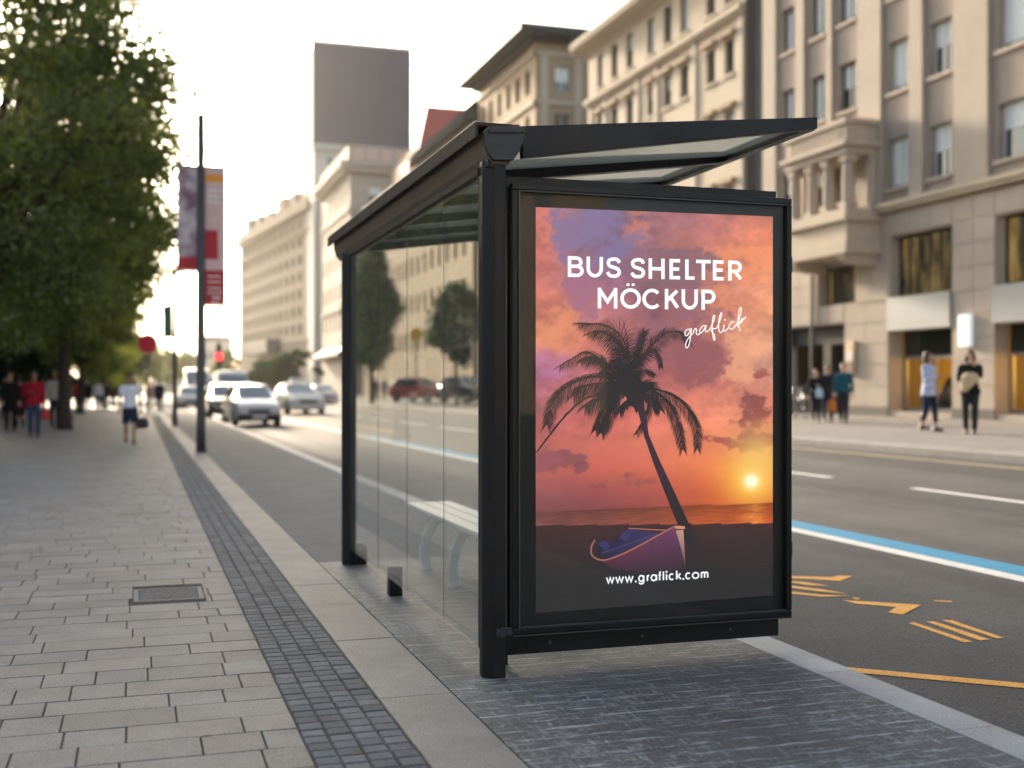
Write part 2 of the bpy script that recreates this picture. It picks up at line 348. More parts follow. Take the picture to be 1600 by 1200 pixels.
    person('person in blue patterned blouse and cropped dark trousers by the shop window', x, y, z, 1.80, 0.5, C_plaid(), C_NAVY, H_BROWN, S_DARK, 'light', 'long', 'long', 0.12, ('phone', 'down'), True, 0.12, ankle=True)
    x, y, z = right_walk(1516, 17.0)
    p = person('person in black clothes standing in front of the stone pillar', x, y, z, 1.78, -0.75, C_BLACK, C_DARK, H_BLACK, S_DARK, 'light', 'long', 'long', 0.04, ('chest', 'face'), True, 0.08)
    q = at_person(p, (0.0, -0.25, 0.99)); r = thing('cloth_bundle', 'cream scarf bundled in the arms of the person in black clothes', 'scarf', q, -0.75)
    m = MB(); rr = random.Random(4)
    m.loft([[(cx_ + (0.17 * math.cos(a) * k) * (1 + 0.12 * math.sin(5 * a + h * 20)), -0.02 + 0.075 * math.sin(a) * k, h) for a in [2 * PI * i / 24 for i in range(24)]] for h, k, cx_ in ((-0.12, 0.25, -0.10), (0.0, 0.6, -0.06), (0.1, 0.9, 0), (0.2, 1.0, 0.02), (0.27, 0.8, 0.03), (0.30, 0.4, 0.02))])
    m.build('fabric_fold', cloth('sand', (205, 182, 148)), r, smooth=True)
    x, y, z = right_walk(1318, 18.5)
    person('person in teal jacket walking past the stone wall beside the entrance', x, y, z, 1.66, -0.7, C_TEAL, C_DARK, H_FAIR, S_DARK, 'light', 'long', 'long', 0.16, slim=1.05)
    x, y, z = right_walk(1293, 18.9)
    p = person('person in charcoal coat with an orange bag outside the entrance', x, y, z, 1.62, -0.3, C_DARK, C_NAVY, H_BROWN, S_BROWN, 'tan', 'long', 'long', 0.08, ('down', 'bag'))
    hand_bag('orange bag hanging from the hand of the person in charcoal coat', at_person(p, Vector(p['_wr'][3:]) + Vector((-0.16, -0.05, -0.07))), 0.13, 0.10, 0.36, mat('bag_orange', (0.62, 0.20, 0.03), 0.6), 0.1)
    x, y, z = right_walk(1275, 18.2)
    p = person('person in black jacket with a pale blue bag outside the entrance', x, y, z, 1.50, -0.6, C_BLACK, C_DARK, H_BLACK, S_DARK, 'light', 'long', 'long', 0.12, ('down', 'phone'))
    hand_bag('pale blue bag held by the person in black jacket', at_person(p, Vector(p['_wr'][3:]) + Vector((0.02, -0.06, -0.02))), 0.11, 0.07, 0.26, mat('bag_pale_blue', (0.42, 0.62, 0.78), 0.6), 0.05)
    for px, X, c, l, hr, lab, fc in ((728, 20.0, C_WHITE, C_JEAN, H_BROWN, 'person in white shirt across the street seen through the shelter glass', 0.3), (741, 20.6, C_NAVY, C_DARK, H_BLACK, 'person in navy jacket beside the white shirt across the street', -0.4), (716, 20.4, C_DARK, C_DARK, H_BLACK, 'person in charcoal jacket across the street near the white shirt', PI),
                                 (588, 19.0, C_BLACK, C_DARK, H_BLACK, 'person in black coat across the street near the end of the shelter', 0.5), (600, 19.3, C_GREY, C_JEAN, H_FAIR, 'person in grey top beside the black coat across the street', PI - 0.4)):
        x, y, z = right_walk(px, X); person(lab, x, y, z, 1.78, fc, c, l, hr, S_DARK, 'light', 'long', 'long', 0.13)
for o in scene.objects:
    if '_wr' in o: del o['_wr']
# ------------------------------------------------------------------ ground
rg = random.Random(3)
def tone(base, v, warm=0.0):
    k = 1 + rg.uniform(-v, v); w = rg.uniform(-warm, warm)
    return (base[0] * k * (1 + w), base[1] * k, base[2] * k * (1 - w))
asphalt_far = mat('asphalt_plain', (0.075, 0.075, 0.078), 0.85, var=0.2, scale=0.4)
m = MB(); m.quad((-2500, -2500, -0.32), (2500, -2500, -0.32), (2500, 2500, -0.32), (-2500, 2500, -0.32)); struct(m.build('ground', asphalt_far))

def asphalt():
    m = mat('asphalt', (0.098, 0.096, 0.094), 0.78, var=0.0); nt = m.node_tree; N, L = nt.nodes, nt.links; b = N['Principled BSDF']
    tc = N.new('ShaderNodeTexCoord')
    def noi(scale, det, st, rough=0.6):
        mp = N.new('ShaderNodeMapping'); mp.inputs['Scale'].default_value = st; L.new(tc.outputs['Object'], mp.inputs['Vector'])
        n = N.new('ShaderNodeTexNoise'); n.inputs['Scale'].default_value = scale; n.inputs['Detail'].default_value = det; n.inputs['Roughness'].default_value = rough
        L.new(mp.outputs['Vector'], n.inputs['Vector']); return n.outputs['Fac']
    def rng(s, a, c, x, y):
        r = N.new('ShaderNodeMapRange'); r.inputs['From Min'].default_value = a; r.inputs['From Max'].default_value = c; r.inputs['To Min'].default_value = x; r.inputs['To Max'].default_value = y
        L.new(s, r.inputs['Value']); return r.outputs['Result']
    def mul(a, c):
        q = N.new('ShaderNodeMath'); q.operation = 'MULTIPLY'; L.new(a, q.inputs[0]); L.new(c, q.inputs[1]); return q.outputs[0]
    lane = rng(noi(1.0, 4, (1.1, 0.035, 1)), 0.35, 0.65, 0.72, 1.2)          # tyre-polished lanes run along the street
    blot = rng(noi(0.9, 8, (1, 1, 1), 0.7), 0.3, 0.7, 0.78, 1.22)
    chip = rng(noi(75, 5, (1, 1, 1), 0.75), 0.32, 0.68, 0.25, 1.85)
    k = mul(mul(lane, blot), chip)
    v = N.new('ShaderNodeVectorMath'); v.operation = 'SCALE'; v.inputs[0].default_value = (0.070, 0.0695, 0.070); L.new(k, v.inputs['Scale']); L.new(v.outputs['Vector'], b.inputs['Base Color'])
    L.new(rng(noi(1.0, 4, (1.1, 0.035, 1)), 0.35, 0.65, 0.62, 0.9), b.inputs['Roughness']); b.inputs['Specular IOR Level'].default_value = 0.3
    bp = N.new('ShaderNodeBump'); bp.inputs['Strength'].default_value = 0.5; bp.inputs['Distance'].default_value = 0.006; L.new(noi(110, 4, (1, 1, 1)), bp.inputs['Height']); L.new(bp.outputs['Normal'], b.inputs['Normal'])
    return m
ASPH = asphalt()
m = MB(); m.quad((3.18, -25, road_z(3.18)), (KERB_X + 0.12, -25, road_z(KERB_X + 0.12)), (KERB_X + 0.12, 700, road_z(KERB_X + 0.12)), (3.18, 700, road_z(3.18)))
struct(m.build('road', ASPH))

PAVE = vcol_mat('paving_stone', 0.72, var=0.22, scale=2.2, bump=0.4, bscale=110, speck=0.42, spec=0.34, spots=0.38)
GROUT = mat('grout', (0.055, 0.048, 0.04), 0.95, var=0.3, scale=20)
# pavement bed, then slabs in courses of about 0.3 m laid across the pavement
m = MB(); m.box(-60, 1.385, -25, 700, -0.30, -0.008); struct(m.build('pavement_bed', GROUT))
m = MB(); g = 0.0035; slab = (0.225, 0.213, 0.197)
grate = (-0.03, 0.43, 8.02, 8.52)
y = 2.6; row = 0
while y < 34:
    dy = 0.25 + rg.choice((-0.015, 0, 0, 0.015)); x = 0.628; first = True
    while x > -5.2:
        w = rg.choice((0.24, 0.36, 0.42, 0.46, 0.52)); 
        if first: w *= rg.uniform(0.35, 1.0); first = False
        x0, x1, y0, y1 = x - w + g, x - g, y + g, y + dy - g
        if not (x1 > grate[0] and x0 < grate[1] and y1 > grate[2] and y0 < grate[3]):
            jz = rg.uniform(-0.002, 0.0015); t = rg.uniform(-0.0012, 0.0012); m.col = tone(slab, 0.10, 0.03); c = 0.003
            m.add([(x0, y0, -0.02), (x1, y0, -0.02), (x1, y1, -0.02), (x0, y1, -0.02), (x0, y0, jz - c), (x1, y0, jz - c + t), (x1, y1, jz - c + t), (x0, y1, jz - c), (x0 + c, y0 + c, jz), (x1 - c, y0 + c, jz + t), (x1 - c, y1 - c, jz + t), (x0 + c, y1 - c, jz)],
                  [(0, 1, 5, 4), (1, 2, 6, 5), (2, 3, 7, 6), (3, 0, 4, 7), (4, 5, 9, 8), (5, 6, 10, 9), (6, 7, 11, 10), (7, 4, 8, 11), (8, 9, 10, 11)])
        else:
            for (a0, a1) in ((x0, min(x1, grate[0] - 0.004)), (max(x0, grate[1] + 0.004), x1)):
                if a1 - a0 > 0.02: m.col = tone(slab, 0.08, 0.02); m.box(a0, a1, y0, y1, -0.02, -0.001)
        x -= w
    y += dy
m.col = slab
while y < 120:
    x = 0.628
    while x > -18:
        w = rg.choice((0.9, 1.2, 1.5)); m.col = tone(slab, 0.06, 0.02); m.quad((x - w + g, y + g, 0), (x - g, y + g, 0), (x - g, y + 0.6 - g, 0), (x - w + g, y + 0.6 - g, 0)); x -= w
    y += 0.6
m.col = slab; m.quad((-60, 120, -0.001), (0.62, 120, -0.001), (0.62, 700, -0.001), (-60, 700, -0.001)); m.quad((-18, 34, -0.002), (-5.2, 34, -0.002), (-5.2, 2, -0.002), (-18, 2, -0.002))
struct(m.build('pavement', PAVE))
# dark setts, four to a row
m = MB(); y = 2.6; sett = (0.14, 0.147, 0.153)
while y < 60:
    dy = 0.098 + rg.uniform(-0.006, 0.006)
    for k in range(4):
        if y > 36: x0, x1 = 0.634 + k * 0.1, 0.634 + k * 0.1 + 0.094
        else:
            x0 = 0.634 + k * 0.1 + rg.uniform(-0.002, 0.002); x1 = x0 + 0.0925 + rg.uniform(-0.002, 0.002)
        m.col = tone(sett, 0.2, 0.03); jz = rg.uniform(-0.003, 0.001); gy = 0.0055; c = 0.005; y0, y1 = y + gy, y + dy - gy
        if y > 30: m.quad((x0, y0, jz), (x1, y0, jz), (x1, y1, jz), (x0, y1, jz)); continue
        m.add([(x0, y0, -0.02), (x1, y0, -0.02), (x1, y1, -0.02), (x0, y1, -0.02), (x0, y0, jz - c), (x1, y0, jz - c), (x1, y1, jz - c), (x0, y1, jz - c), (x0 + c, y0 + c, jz), (x1 - c, y0 + c, jz), (x1 - c, y1 - c, jz), (x0 + c, y1 - c, jz)],
              [(0, 1, 5, 4), (1, 2, 6, 5), (2, 3, 7, 6), (3, 0, 4, 7), (4, 5, 9, 8), (5, 6, 10, 9), (6, 7, 11, 10), (7, 4, 8, 11), (8, 9, 10, 11)])
    y += dy
m.col = sett; m.quad((0.634, 60, -0.001), (1.03, 60, -0.001), (1.03, 700, -0.001), (0.634, 700, -0.001))
struct(m.build('sett_strip', vcol_mat('sett_stone', 0.82, var=0.25, scale=14, bump=0.5, bscale=70, speck=0.3, spec=0.2)))
# pale border slabs
m = MB(); y = 2.4; band = (0.265, 0.246, 0.222)
while y < 120:
    L_ = rg.choice((0.55, 0.8, 1.0, 1.25)) if y < 30 else 2.0
    m.col = tone(band, 0.06, 0.02); jz = rg.uniform(-0.0015, 0.0015); x0, x1, y0, y1 = 1.037, 1.376, y + 0.003, y + L_ - 0.003; c = 0.003
    m.add([(x0, y0, -0.02), (x1, y0, -0.02), (x1, y1, -0.02), (x0, y1, -0.02), (x0, y0, jz - c), (x1, y0, jz - c), (x1, y1, jz - c), (x0, y1, jz - c), (x0 + c, y0 + c, jz), (x1 - c, y0 + c, jz), (x1 - c, y1 - c, jz), (x0 + c, y1 - c, jz)],
          [(0, 1, 5, 4), (1, 2, 6, 5), (2, 3, 7, 6), (3, 0, 4, 7), (4, 5, 9, 8), (5, 6, 10, 9), (6, 7, 11, 10), (7, 4, 8, 11), (8, 9, 10, 11)])
    y += L_
m.col = band; m.quad((1.037, 120, -0.001), (1.376, 120, -0.001), (1.376, 700, -0.001), (1.037, 700, -0.001))
struct(m.build('border_slabs', PAVE))

def platform_mat():
    m = mat('slate_platform', (0.08, 0.088, 0.095), 0.55, var=0.0); nt = m.node_tree; N, L = nt.nodes, nt.links; b = N['Principled BSDF']
    tc = N.new('ShaderNodeTexCoord')
    def noi(scale, det, st, rz=0.0, rough=0.6, dist=0.0):
        mp = N.new('ShaderNodeMapping'); mp.inputs['Scale'].default_value = st; mp.inputs['Rotation'].default_value = (0, 0, rz); L.new(tc.outputs['Object'], mp.inputs['Vector'])
        n = N.new('ShaderNodeTexNoise'); n.inputs['Scale'].default_value = scale; n.inputs['Detail'].default_value = det; n.inputs['Roughness'].default_value = rough; n.inputs['Distortion'].default_value = dist
        L.new(mp.outputs['Vector'], n.inputs['Vector']); return n.outputs['Fac']
    def rng(s, a, c, x, y):
        r = N.new('ShaderNodeMapRange'); r.inputs['From Min'].default_value = a; r.inputs['From Max'].default_value = c; r.inputs['To Min'].default_value = x; r.inputs['To Max'].default_value = y
        L.new(s, r.inputs['Value']); return r.outputs['Result']
    def op(o, a, c):
        q = N.new('ShaderNodeMath'); q.operation = o
        for i, v in enumerate((a, c)):
            if isinstance(v, float): q.inputs[i].default_value = v
            else: L.new(v, q.inputs[i])
        q.use_clamp = True; return q.outputs[0]
    s1 = rng(noi(1.0, 6, (7, 62, 1), 0.03, 0.75, 0.6), 0.52, 0.66, 0, 1)         # scuffs across the platform
    s2 = rng(noi(1.0, 5, (60, 9, 1), 0.75, 0.7, 0.6), 0.55, 0.70, 0, 0.9)
    patch = rng(noi(1.3, 5, (1, 1, 1)), 0.34, 0.62, 0.25, 1.0)
    fine = rng(noi(60, 6, (1, 1, 1), 0, 0.75), 0.48, 0.70, 0, 0.6)
    wv = N.new('ShaderNodeTexWave'); wv.wave_type = 'BANDS'; wv.bands_direction = 'Y'; wv.inputs['Scale'].default_value = 2.6; wv.inputs['Distortion'].default_value = 1.2; wv.inputs['Detail'].default_value = 3; wv.inputs['Detail Scale'].default_value = 3
    L.new(tc.outputs['Object'], wv.inputs['Vector'])
    groove = rng(wv.outputs['Fac'], 0.90, 0.99, 0, 1)
    gpat = op('MULTIPLY', groove, rng(noi(7, 5, (1, 1, 1)), 0.42, 0.62, 0, 0.9))
    k = op('MULTIPLY', op('ADD', op('ADD', s1, s2), fine), patch)
    k = op('ADD', op('MULTIPLY', k, 0.95), op('MULTIPLY', gpat, 0.75))
    r = N.new('ShaderNodeMixRGB'); L.new(k, r.inputs['Fac']); r.inputs['Color2'].default_value = (0.46, 0.475, 0.47, 1)
    v = N.new('ShaderNodeVectorMath'); v.operation = 'SCALE'; v.inputs[0].default_value = (0.088, 0.091, 0.090); L.new(rng(noi(3.0, 8, (1, 1, 1), 0, 0.7), 0.3, 0.7, 0.7, 1.3), v.inputs['Scale'])
    L.new(v.outputs['Vector'], r.inputs['Color1']); L.new(r.outputs['Color'], b.inputs['Base Color'])
    L.new(rng(k, 0, 1, 0.62, 0.85), b.inputs['Roughness']); b.inputs['Specular IOR Level'].default_value = 0.3
    h = op('ADD', op('MULTIPLY', noi(45, 6, (1, 2.5, 1), 0, 0.7), 0.7), op('MULTIPLY', groove, 0.25))
    bp = N.new('ShaderNodeBump'); bp.inputs['Strength'].default_value = 0.55; bp.inputs['Distance'].default_value = 0.008; L.new(h, bp.inputs['Height']); L.new(bp.outputs['Normal'], b.inputs['Normal'])
    return m
m = MB(); m.box(1.383, 3.168, -6, 9.42, -0.28, -0.002); struct(m.build('shelter_platform', platform_mat()))
APRON = mat('apron_asphalt', (0.18, 0.176, 0.17), 0.9, spec=0.25, var=0.14, scale=1.6, bump=0.5, bscale=120)
m = MB(); m.box(1.383, 3.168, 9.428, 700, -0.28, -0.002); struct(m.build('apron', APRON))
# pale kerb along the road
m = MB(); y = -6.0; kc = (0.40, 0.40, 0.395)
while y < 140:
    L_ = 1.0 if y < 40 else 3.0
    m.col = tone(kc, 0.05, 0.01); m.prism([(3.172, -0.28), (3.40, -0.28), (3.40, -0.02), (3.385, 0.0), (3.172, 0.0)], y + 0.003, y + L_ - 0.003); y += L_
m.col = kc; m.box(3.172, 3.40, y, 700, -0.28, 0)
struct(m.build('kerb', PAVE))
# kerb and pavement across the street
m = MB(); y = -10.0; kc2 = (0.30, 0.285, 0.265)
while y < 120:
    m.col = tone(kc2, 0.06, 0.015); m.prism([(13.4, 0.0), (13.72, 0.0), (13.72, 0.345), (13.44, 0.338), (13.4, 0.318)], y + 0.004, y + 1.196); y += 1.2
m.col = kc2; m.box(13.4, 13.72, y, 700, 0.0, 0.34)
struct(m.build('far_kerb', PAVE))
m = MB(); fw = (0.235, 0.22, 0.21)
xs = [13.725, 15.4, 17.0, 18.8, 20.6, 22.4, 24.4]
for i in range(len(xs) - 1):
    y = -10.0 + (i % 2) * 0.5
    while y < 140:
        m.col = tone(fw, 0.06, 0.015); gg = 0.006
        m.quad((xs[i] + gg, y + gg, walk_z(xs[i])), (xs[i + 1] - gg, y + gg, walk_z(xs[i + 1])), (xs[i + 1] - gg, y + 1.0 - gg, walk_z(xs[i + 1])), (xs[i] + gg, y + 1.0 - gg, walk_z(xs[i]))); y += 1.0
m.col = fw; m.quad((13.725, 141, walk_z(13.725)), (24.4, 141, walk_z(24.4)), (24.4, 700, walk_z(24.4)), (13.725, 700, walk_z(13.725)))
struct(m.build('far_pavement', PAVE))
m = MB(); m.quad((13.7, -15, 0.325), (25, -15, 0.43), (25, 700, 0.43), (13.7, 700, 0.325)); struct(m.build('far_pavement_bed', GROUT))

# painted markings
def paint(name, rgb, wear=0.35):
    m = sheet = mat(name, lin(rgb), 0.7, var=0.10, scale=5); nt = m.node_tree; N, L = nt.nodes, nt.links; b = N['Principled BSDF']
    tc = N.new('ShaderNodeTexCoord'); n = N.new('ShaderNodeTexNoise'); n.inputs['Scale'].default_value = 85; n.inputs['Detail'].default_value = 8; n.inputs['Roughness'].default_value = 0.75; L.new(tc.outputs['Object'], n.inputs['Vector'])
    r = N.new('ShaderNodeMapRange'); r.inputs['From Min'].default_value = wear - 0.05; r.inputs['From Max'].default_value = wear + 0.04; L.new(n.outputs['Fac'], r.inputs['Value']); L.new(r.outputs['Result'], b.inputs['Alpha'])
    return m
P_WHITE, P_BLUE, P_ORANGE, P_CREAM = paint('paint_white', (222, 220, 214), 0.41), paint('paint_blue', (48, 140, 178), 0.40), paint('paint_orange', (234, 170, 80), 0.425), paint('paint_cream', (190, 168, 132), 0.46)
def strip(mb, x0, x1, y0, y1, dz=0.004):
    n = max(1, int((y1 - y0) / 6)); 
    for k in range(n):
        a, b_ = y0 + (y1 - y0) * k / n, y0 + (y1 - y0) * (k + 1) / n
        mb.quad((x0, a, road_z(x0) + dz), (x1, a, road_z(x1) + dz), (x1, b_, road_z(x1) + dz), (x0, b_, road_z(x0) + dz))
m = MB(); strip(m, 6.20, 6.36, 2, 300); struct(m.build('white_lane_line', P_WHITE))
m = MB(); strip(m, 6.365, 6.66, 2, 34); struct(m.build('blue_lane_line', P_BLUE))
m = MB()
for k in range(-3, 30):
    y0 = 14.9 + k * 6.3; strip(m, 9.62, 9.76, y0, y0 + 4.4)
struct(m.build('lane_dashes', P_WHITE))
m = MB(); strip(m, 12.62, 12.78, 2, 300); struct(m.build('kerb_line', P_CREAM))
m = MB(); strip(m, 7.6, 7.75, 36, 300); struct(m.build('yellow_lane_line', P_ORANGE))
def on_road(px, py):
    z = -0.1
    for _ in range(6): p = ground(px, py, z); z = road_z(p.x)
    p.z = z + 0.004; return p
def crop(x, y): return 1200 + x / 2.4, 700 + y / 2.4
def road_poly(mb, pts): mb.add([on_road(*crop(x, y)) for x, y in pts], [tuple(range(len(pts)))[::-1]])
m = MB()
def away(p, w): return Vector((p.x, p.y + w, p.z))
a, b_ = on_road(1306, 1037), on_road(1640, 1080)
q = [a, b_, away(b_, 0.14), away(a, 0.14)]; q[0].x = q[3].x = 3.42; q[3].y += 0.0
for p in q: p.z = road_z(p.x) + 0.004
m.add(q, [(0, 1, 2, 3)]); struct(m.build('orange_bay_line', P_ORANGE))
m = MB()
for pts in ([(275, 572), (575, 590), (505, 627), (450, 618), (480, 598), (330, 586)], [(85, 481), (235, 486), (265, 480), (318, 482), (270, 500), (85, 490)],
            [(525, 658), (550, 656), (768, 729), (735, 731)], [(590, 652), (625, 653), (832, 720), (795, 724)], [(650, 647), (690, 648), (884, 714), (858, 716)],
            [(85, 500), (150, 506), (232, 520), (150, 516), (85, 506)], [(85, 518), (200, 531), (300, 548), (190, 540), (85, 526)], [(85, 540), (210, 553), (310, 556), (205, 560), (85, 548)], [(620, 573), (690, 576), (692, 580), (625, 577)], [(320, 562), (345, 565), (340, 570), (318, 567)]):
    road_poly(m, pts)
struct(m.build('orange_bay_writing', P_ORANGE))

# drain grate in the pavement
gr = thing('drain_grate', 'square stone coloured drain grate with slanted ribs set in the pavement slabs', 'drain grate', (0.20, 8.27, 0))
GM = mat('grate_metal', (0.26, 0.248, 0.23), 0.8, var=0.25, scale=20, spec=0.2)
m = MB()
for x0, x1, y0, y1 in ((-0.225, 0.225, -0.245, -0.215), (-0.225, 0.225, 0.215, 0.245), (-0.225, -0.195, -0.2145, 0.2145), (0.195, 0.225, -0.2145, 0.2145)): m.box(x0, x1, y0, y1, -0.03, 0.001)
m.build('frame', GM, gr)
m = MB()
for k in range(-14, 15):
    c = k * 0.045; pts = []
    ya, yb = -0.214, 0.214; xa, xb = c - 0.10, c + 0.10
    t0 = max(0, (-0.194 - xa) / (xb - xa)); t1 = min(1, (0.194 - xa) / (xb - xa))
    if t1 - t0 > 0.05:
        p0, p1 = (xa + (xb - xa) * t0, ya + (yb - ya) * t0), (xa + (xb - xa) * t1, ya + (yb - ya) * t1)
        m.prism([(p0[0] - 0.011, p0[1]), (p0[0] + 0.011, p0[1]), (p1[0] + 0.011, p1[1]), (p1[0] - 0.011, p1[1])], -0.02, -0.001, 'Z')
m.build('rib_grid', GM, gr)
# ------------------------------------------------------------------ bus shelter
DARK = mat('dark_coat', (0.0095, 0.0115, 0.013), 0.40, var=0.35, scale=5, bump=0.03, bscale=200, rvar=0.12, spec=0.35)
DARK2 = mat('slate_coat', (0.030, 0.035, 0.041), 0.42, var=0.10, scale=4, bump=0.03, bscale=200, rvar=0.05)
GUT = mat('gutter_coat', (0.17, 0.125, 0.085), 0.5, metal=0.1, var=0.2, scale=3, rvar=0.08)
RUB = mat('black_seal', (0.012, 0.012, 0.012), 0.7)
GLASS = sheet_glass('sheet_glass', (0.965, 0.98, 0.97), f0=0.04, gain=0.72, milk=0.045, milkcol=(0.7, 0.7, 0.64))
MILK = sheet_glass('roof_glass', (0.80, 0.84, 0.80), milk=0.72, milkcol=(0.62, 0.64, 0.58), rough=0.05)
CASEGLASS = sheet_glass('case_glass', (0.97, 0.98, 0.975), f0=0.009, gain=0.8)
sh = thing('bus_shelter', 'dark framed glass bus shelter with a lit sunset poster on its end panel', 'bus shelter', (1.64, 5.43, 0))
def rel(mb):
    mb.v = [(x - 1.64, y - 5.43, z) for x, y, z in mb.v]; return mb
def S(mb, name, mats, parent=sh, **k): return rel(mb).build(name, mats, parent, **k)
# posts
def post(x, y, ztop, w=0.052):
    m = MB(); m.prism([(x - w, y + w), (x - w, y), (x - w * 0.1, y - w), (x + w, y - w), (x + w, y + w)][::-1], 0.0, ztop, 'Z'); return m
pn = S(post(1.64, 5.43, 2.5), 'post', DARK, bevel=0.004)
m = MB(); m.box(1.64, 1.715, 5.352, 5.377, 0.205, 0.245); m.cyl((1.70, 5.335, 0.225), 0.013, 0.03, 'Y', 12); m.box(1.655, 1.675, 5.346, 5.351, 0.2, 0.25); S(m, 'lock_bracket', DARK2, pn, bevel=0.003)
for o in sh.children: pass
pf = S(post(1.595, 9.22, 2.47, 0.05), 'post', DARK, bevel=0.004)
m = MB(); m.prism([(1.646, 0.0), (1.735, 0.0), (1.735, 0.13), (1.70, 0.17), (1.646, 0.17)], 9.19, 9.25); S(m, 'foot_bracket', DARK, pf, bevel=0.004)
m = MB(); m.box(1.61, 1.70, 7.72, 7.80, 0, 0.20); S(m, 'support_foot', DARK, bevel=0.004)
# gutter beam with its curved underside and the end cap
def pz(px, py, Y): p = on_y(px, py, Y); return (p.x, p.z)
cap = [pz(*q, 5.36) for q in ((755, 207), (764, 200), (819, 207), (816, 222), (810, 238), (801, 251), (770, 251), (764, 243), (757, 229))]
x0, x1 = cap[0][0], cap[2][0]
prof = [(x0 + 0.004, 2.63), (x0 + 0.03, 2.655), (x1 - 0.01, 2.655), (x1 - 0.012, 2.60), (x1 - 0.04, 2.53), (x1 - 0.075, 2.475), (x0 + 0.05, 2.475), (x0 + 0.022, 2.515), (x0 + 0.006, 2.57)]
gb = MB(); gb.prism(prof, 5.372, 9.86); gut = S(gb, 'gutter_beam', GUT, bevel=0.006)
m = MB(); m.box(x0 - 0.035, x1 - 0.02, 5.374, 9.94, 2.657, 2.672); m.prism([(x0 - 0.035, 2.60), (x0 - 0.022, 2.60), (x0 - 0.022, 2.656), (x0 - 0.035, 2.656)], 5.374, 9.94); S(m, 'drip_edge', mat('edge_coat', (0.075, 0.06, 0.046), 0.75, var=0.2, scale=4, spec=0.12), gut)
m = MB(); m.prism(cap, 5.345, 5.371); S(m, 'end_cap', DARK2, gut, bevel=0.003)
m = MB(); m.prism([pz(*q, 5.34) for q in ((764, 207.5), (766, 197.5), (819, 197.5), (819, 207.5))], 5.335, 5.371); S(m, 'cap_flashing', DARK2, gut, bevel=0.002)
m = MB(); m.box(1.60, 1.69, 5.38, 5.48, 2.462, 2.50); S(m, 'post_collar', DARK, pn, bevel=0.003)
m = MB(); m.box(x0 - 0.0345, x0 - 0.012, 5.38, 9.935, 2.6725, 2.679); S(m, 'edge_strip', mat('bare_aluminium', (0.5, 0.47, 0.42), 0.45, metal=0.6, var=0.15), gut)
# roof rafters, rising to the road side
for k, y in enumerate((5.37, 6.31, 7.20, 8.09, 8.98, 9.80)):
    m = MB(); xe = 3.41 if k == 0 else 3.355
    zb = 2.765 if k == 0 else 2.757
    m.prism([(x1 - 0.012, 2.635), (x1 - 0.005, 2.668), (xe, 2.826), (xe, zb), (x1 + 0.0, 2.515 if k == 0 else 2.545)], y, y + (0.055 if k == 0 else 0.075)); S(m, 'rafter', DARK, bevel=0.003)
m = MB(); m.prism([(3.356, 2.760), (3.356, 2.824), (3.43, 2.835), (3.43, 2.768)], 5.427, 9.86); S(m, 'front_beam', DARK, bevel=0.003)
for y0, y1 in ((5.43, 6.30), (6.39, 7.19), (7.28, 8.08), (8.17, 8.97), (9.06, 9.79)):
    m = MB(); m.prism([(x1 + 0.0, 2.608), (x1 + 0.0, 2.618), (3.352, 2.800), (3.352, 2.790)], y0 + 0.002, y1 - 0.002); S(m, 'roof_pane', MILK)
# rear glass
ys = [5.50, 6.22, 7.14, 8.06, 9.165]
for i in range(4):
    m = MB(); m.box(1.596, 1.604, ys[i] + 0.003, ys[i + 1] - 0.003, 0.128, 2.47); gp = S(m, 'glass_pane', GLASS)
    m = MB(); m.box(1.599, 1.601, ys[i] - 0.0025, ys[i] + 0.0025, 0.128, 2.47) if i else m.box(1.59, 1.61, 5.484, 5.505, 0.128, 2.47); S(m, 'joint_seal', RUB, gp)
m = MB(); m.box(1.58, 1.62, 5.484, 9.17, 2.44, 2.474); S(m, 'glass_rail', mat('edge_coat', (0.075, 0.06, 0.046)))
# display case at the end
CASE = mat('case_coat', (0.006, 0.0095, 0.0105), 0.35, var=0.10, scale=3, rvar=0.05, spec=0.35)
TRIM = mat('case_trim', (0.07, 0.078, 0.078), 0.35, metal=0.4, var=0.1)
dc_m = MB(); dc_m.box(1.725, 3.225, 5.465, 5.60, 0.192, 2.385); dc = S(dc_m, 'display_case', CASE, bevel=0.004)
fx0, fx1, fz0, fz1 = 1.735, 3.285, 0.195, 2.398
m = MB()
for a in ((fx0, fx1, fz1 - 0.032, fz1), (fx0, fx1, fz0, fz0 + 0.032), (fx0, fx0 + 0.032, fz0 + 0.0325, fz1 - 0.0325), (fx1 - 0.032, fx1, fz0 + 0.0325, fz1 - 0.0325)): m.box(a[0], a[1], 5.415, 5.463, a[2], a[3])
S(m, 'case_frame', CASE, dc, bevel=0.005)
m = MB()
for a in ((fx0 + 0.033, fx1 - 0.033, fz1 - 0.0385, fz1 - 0.033), (fx0 + 0.033, fx1 - 0.033, fz0 + 0.033, fz0 + 0.0385), (fx0 + 0.033, fx0 + 0.041, fz0 + 0.039, fz1 - 0.039), (fx0 + 0.002, fx1 - 0.002, fz0 - 0.007, fz0 - 0.0005)): m.box(a[0], a[1], 5.412, 5.43, a[2], a[3])
S(m, 'frame_trim', TRIM, dc)
m = MB(); m.box(fx0 + 0.033, fx1 - 0.033, 5.432, 5.438, fz0 + 0.033, fz1 - 0.033); S(m, 'case_glass', CASEGLASS, dc)
m = MB(); m.box(fx0 + 0.033, fx1 - 0.033, 5.455, 5.463, fz0 + 0.033, fz1 - 0.033); S(m, 'backing_board', mat('backing_black', (0.006, 0.009, 0.0095), 0.5, var=0.15), dc)
m = MB(); m.box(1.70, 3.235, 5.49, 5.62, 2.387, 2.445); S(m, 'top_bar', DARK, dc, bevel=0.004)
